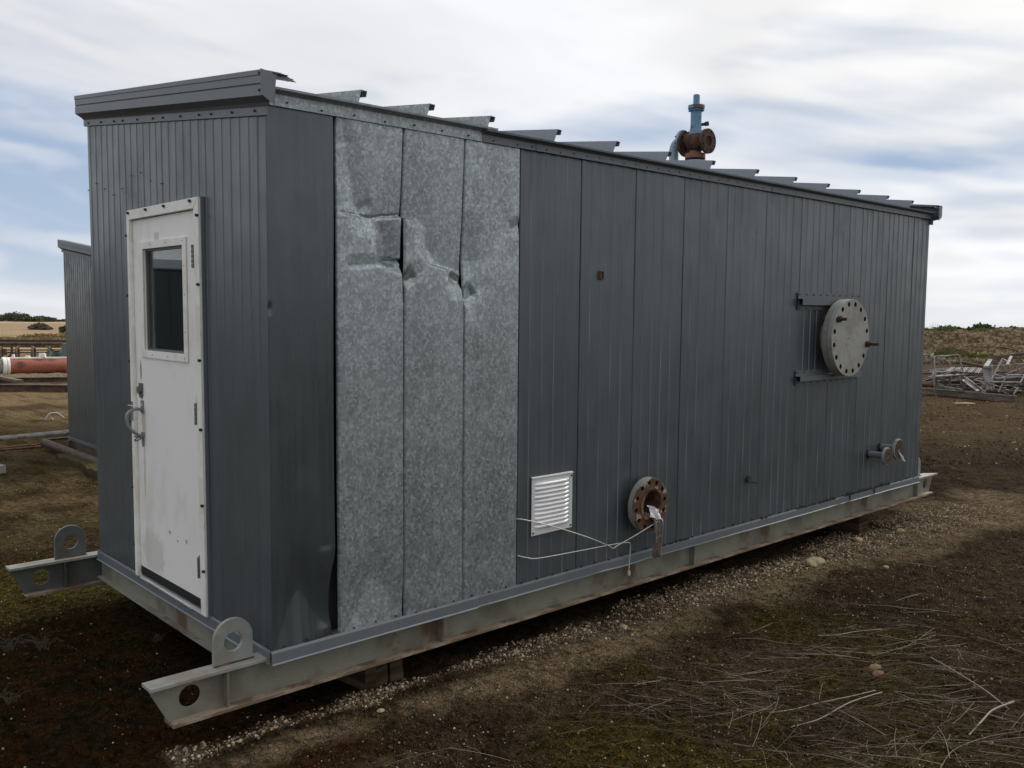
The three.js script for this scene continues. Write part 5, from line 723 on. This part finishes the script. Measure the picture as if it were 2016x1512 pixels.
// twigs
const twigGeo = (seed) => { const r = rng(seed), bend = (r() - 0.5) * 0.10, pts = [V(-0.5, 0.006, 0), V(-0.17, 0.012 + 0.03 * r(), bend * 0.6), V(0.17, 0.012 + 0.03 * r(), bend + (r() - 0.5) * 0.03), V(0.5, 0.004 + 0.05 * r(), (r() - 0.5) * 0.08)].map((p) => p.multiplyScalar(0.3)); const g = [tube(pts, 0.0010, 4, 10)]; if (seed % 2) { const q = pts[1].clone().lerp(pts[2], 0.4); g.push(tube([q, q.clone().add(V(0.04, 0.008, 0.018)), q.clone().add(V(0.09, 0.006, 0.03))], 0.0007, 4, 5)); } return merge(g); };
const clusters = [[2.75, 1.25, 0.55, 0.35], [3.6, 1.35, 0.6, 0.3], [2.3, 1.75, 0.5, 0.4], [2.7, 2.1, 0.5, 0.3], [1.95, 1.3, 0.5, 0.3], [3.3, 1.75, 0.5, 0.3], [1.9, 2.0, 0.5, 0.3], [2.5, 2.45, 0.4, 0.3], [1.7, 1.0, 0.5, 0.25]];
for (let v = 0; v < 4; v++) scatter('twigs', ['dry grey twigs strewn over the soil at the lower right', 'thin bleached stalks among the dry twigs', 'short broken stalks scattered in the dirt', 'bent dry stalks lying in loose bundles'][v], twigGeo(40 + v), E({}), [650, 620, 1100, 650][v], 551 + v, (r) => { let x, z; const far = v === 2 && r() < 0.6; if (far) { x = 6.5 + 14 * r(); z = -6 + 7.5 * r(); if (x < 8 && z < 0.8) return null; } else if (r() < 0.8) { const c = clusters[Math.floor(r() * clusters.length)]; const g = () => (r() + r() + r() - 1.5) * 1.1; x = c[0] + g() * c[2]; z = c[1] + g() * c[3]; } else { x = 0.2 + 5.5 * r(); z = 0.7 + 2.4 * r(); } const l = (v === 2 ? 0.15 + 0.45 * r() : 0.3 + 1.1 * r() ** 2.5) * (far ? 2.6 : 1); const a = r() < 0.6 ? -0.8 + (r() + r() - 1) * 1.0 : r() * 6.3; return { x, z, y: groundY(x, z) + 0.006 + (v === 3 ? 0.012 * r() : 0.004), s: l, ry: a, rz: (r() - 0.5) * 0.12, c: r() < 0.2 ? mix3([0.26, 0.21, 0.15], [0.42, 0.355, 0.28], r()) : mix3([0.05, 0.037, 0.025], [0.15, 0.115, 0.082], r()) }; });
const onG = (pts, h = 0.012) => pts.map(([x, z, e]) => V(x, groundY(x, z) + h + (e ?? 0), z));
const stickM = E({ color: col(0.34, 0.285, 0.22) }), stickD = E({ color: col(0.20, 0.165, 0.125) });
const stick = (pts, r, m, label) => solo('stick', [tube(onG(pts, r + 0.004), r, 6, 24)], m, label, 'stick');
stick([[3.15, 1.09], [3.25, 1.16], [3.4, 1.22], [3.55, 1.31, 0.01]], 0.0030, stickM, 'straight pale stick pointing right, topmost in the twig litter');
stick([[1.92, 1.5], [2.05, 1.56], [2.2, 1.60], [2.4, 1.68, 0.01], [2.56, 1.74, 0.02]], 0.0030, stickM, 'long curved pale stick running up to the right in the middle of the litter');
stick([[1.86, 1.66], [2.05, 1.70, 0.01], [2.3, 1.73, 0.02], [2.57, 1.77, 0.02]], 0.0030, stickM, 'pale stick just below the long curved one');
stick([[2.46, 2.25], [2.62, 2.25, 0.02], [2.78, 2.245, 0.03], [2.96, 2.28, 0.02]], 0.0048, stickM, 'thick bent pale branch near the right edge of the picture');
stick([[1.53, 1.55], [1.6, 1.72], [1.7, 1.9, 0.01], [1.78, 2.05]], 0.0024, stickD, 'thin dark stalk slanting down near the bottom edge');
stick([[1.85, 0.85], [2.0, 1.0], [2.2, 1.12, 0.01], [2.45, 1.2]], 0.003, stickD, 'thin stalk at the upper left of the twig litter');
stick([[2.9, 2.28], [3.0, 2.12, 0.03], [3.12, 1.9, 0.05], [3.3, 1.72, 0.02]], 0.0036, stickM, 'forked pale branch reaching up at the right edge');
stick([[2.0, 2.3], [2.2, 2.28, 0.01], [2.45, 2.33, 0.02], [2.7, 2.42]], 0.0024, stickD, 'long dark stalk lying level near the bottom right corner');
// stones
const stone = (x, z, s, seed, label, m = M.stone) => { const g = pebble(seed, 3).scale(s[0], s[1], s[2]).translate(x, groundY(x, z) + s[1] * 0.2, z); solo('stone', [g], m, label, 'stone'); };
stone(4.69, 0.2, [0.105, 0.06, 0.085], 11, 'large flat pale stone at the edge of the gravel strip');
stone(1.56, 0.03, [0.03, 0.022, 0.028], 12, 'pale stone on the near gravel strip below the flashing joint');
stone(2.4, 0.14, [0.035, 0.022, 0.03], 13, 'yellowish stone at the front of the gravel below the wires');
stone(2.95, 1.55, [0.05, 0.02, 0.035], 14, 'tan stone between the dry twigs', S({ map: T.stone, color: col(0.36, 0.27, 0.17), roughness: 1 }));
stone(2.84, 1.62, [0.045, 0.02, 0.03], 15, 'reddish stone touching the tan one between the twigs', S({ map: T.stone, color: col(0.32, 0.2, 0.13), roughness: 1 }));
stone(5.08, 0.62, [0.03, 0.018, 0.025], 16, 'small pale stone right of the large flat one');
stone(0.47, 0.21, [0.02, 0.010, 0.02], 17, 'small yellow stone on the sandy patch near the skid end');
stone(6.5, 0.1, [0.05, 0.035, 0.045], 18, 'round pale stone in the gravel near the far end of the skid');
stone(5.75, 0.05, [0.05, 0.035, 0.05], 19, 'grey stone in the gravel beside the far timber block');
// dead weeds
const weed = (x, z, h, n, seed, label) => { const r = rng(seed), g = []; for (let i = 0; i < n; i++) { const a = r() * 6.3, l = h * (0.5 + 0.6 * r()), sp = 0.35 + 0.75 * r(), b = V(x + (r() - 0.5) * 0.05, groundY(x, z), z + (r() - 0.5) * 0.05); g.push(tube([b, b.clone().add(V(Math.cos(a) * l * sp * 0.4, l * 0.55, Math.sin(a) * l * sp * 0.4)), b.clone().add(V(Math.cos(a + 0.3) * l * sp, l * (0.75 - 0.3 * r()), Math.sin(a + 0.3) * l * sp))], 0.0007, 3, 6)); } solo('dead_weed', g, S({ color: col(0.11, 0.092, 0.065), roughness: 1 }), label, 'weed'); };
weed(-0.50, -1.87, 0.14, 46, 71, 'dead grey weed tuft left of the door on the dark soil, nearer the door');
weed(-0.66, -1.98, 0.15, 40, 72, 'dead weed tuft beside the other one, further left');
weed(-0.86, -1.13, 0.09, 30, 73, 'small dead weed tuft at the left edge of the picture');
weed(8.9, -1.35, 0.16, 60, 74, 'pale dry grass tuft beyond the far end of the skid');
weed(0.05, -1.55, 0.07, 24, 75, 'low dry weed in the shade before the door');

for (const o of scene.children) { if (o.isLight || o === sun.target) continue; o.position.applyQuaternion(LEVEL); o.quaternion.premultiply(LEVEL); }
renderer.render(scene, camera);
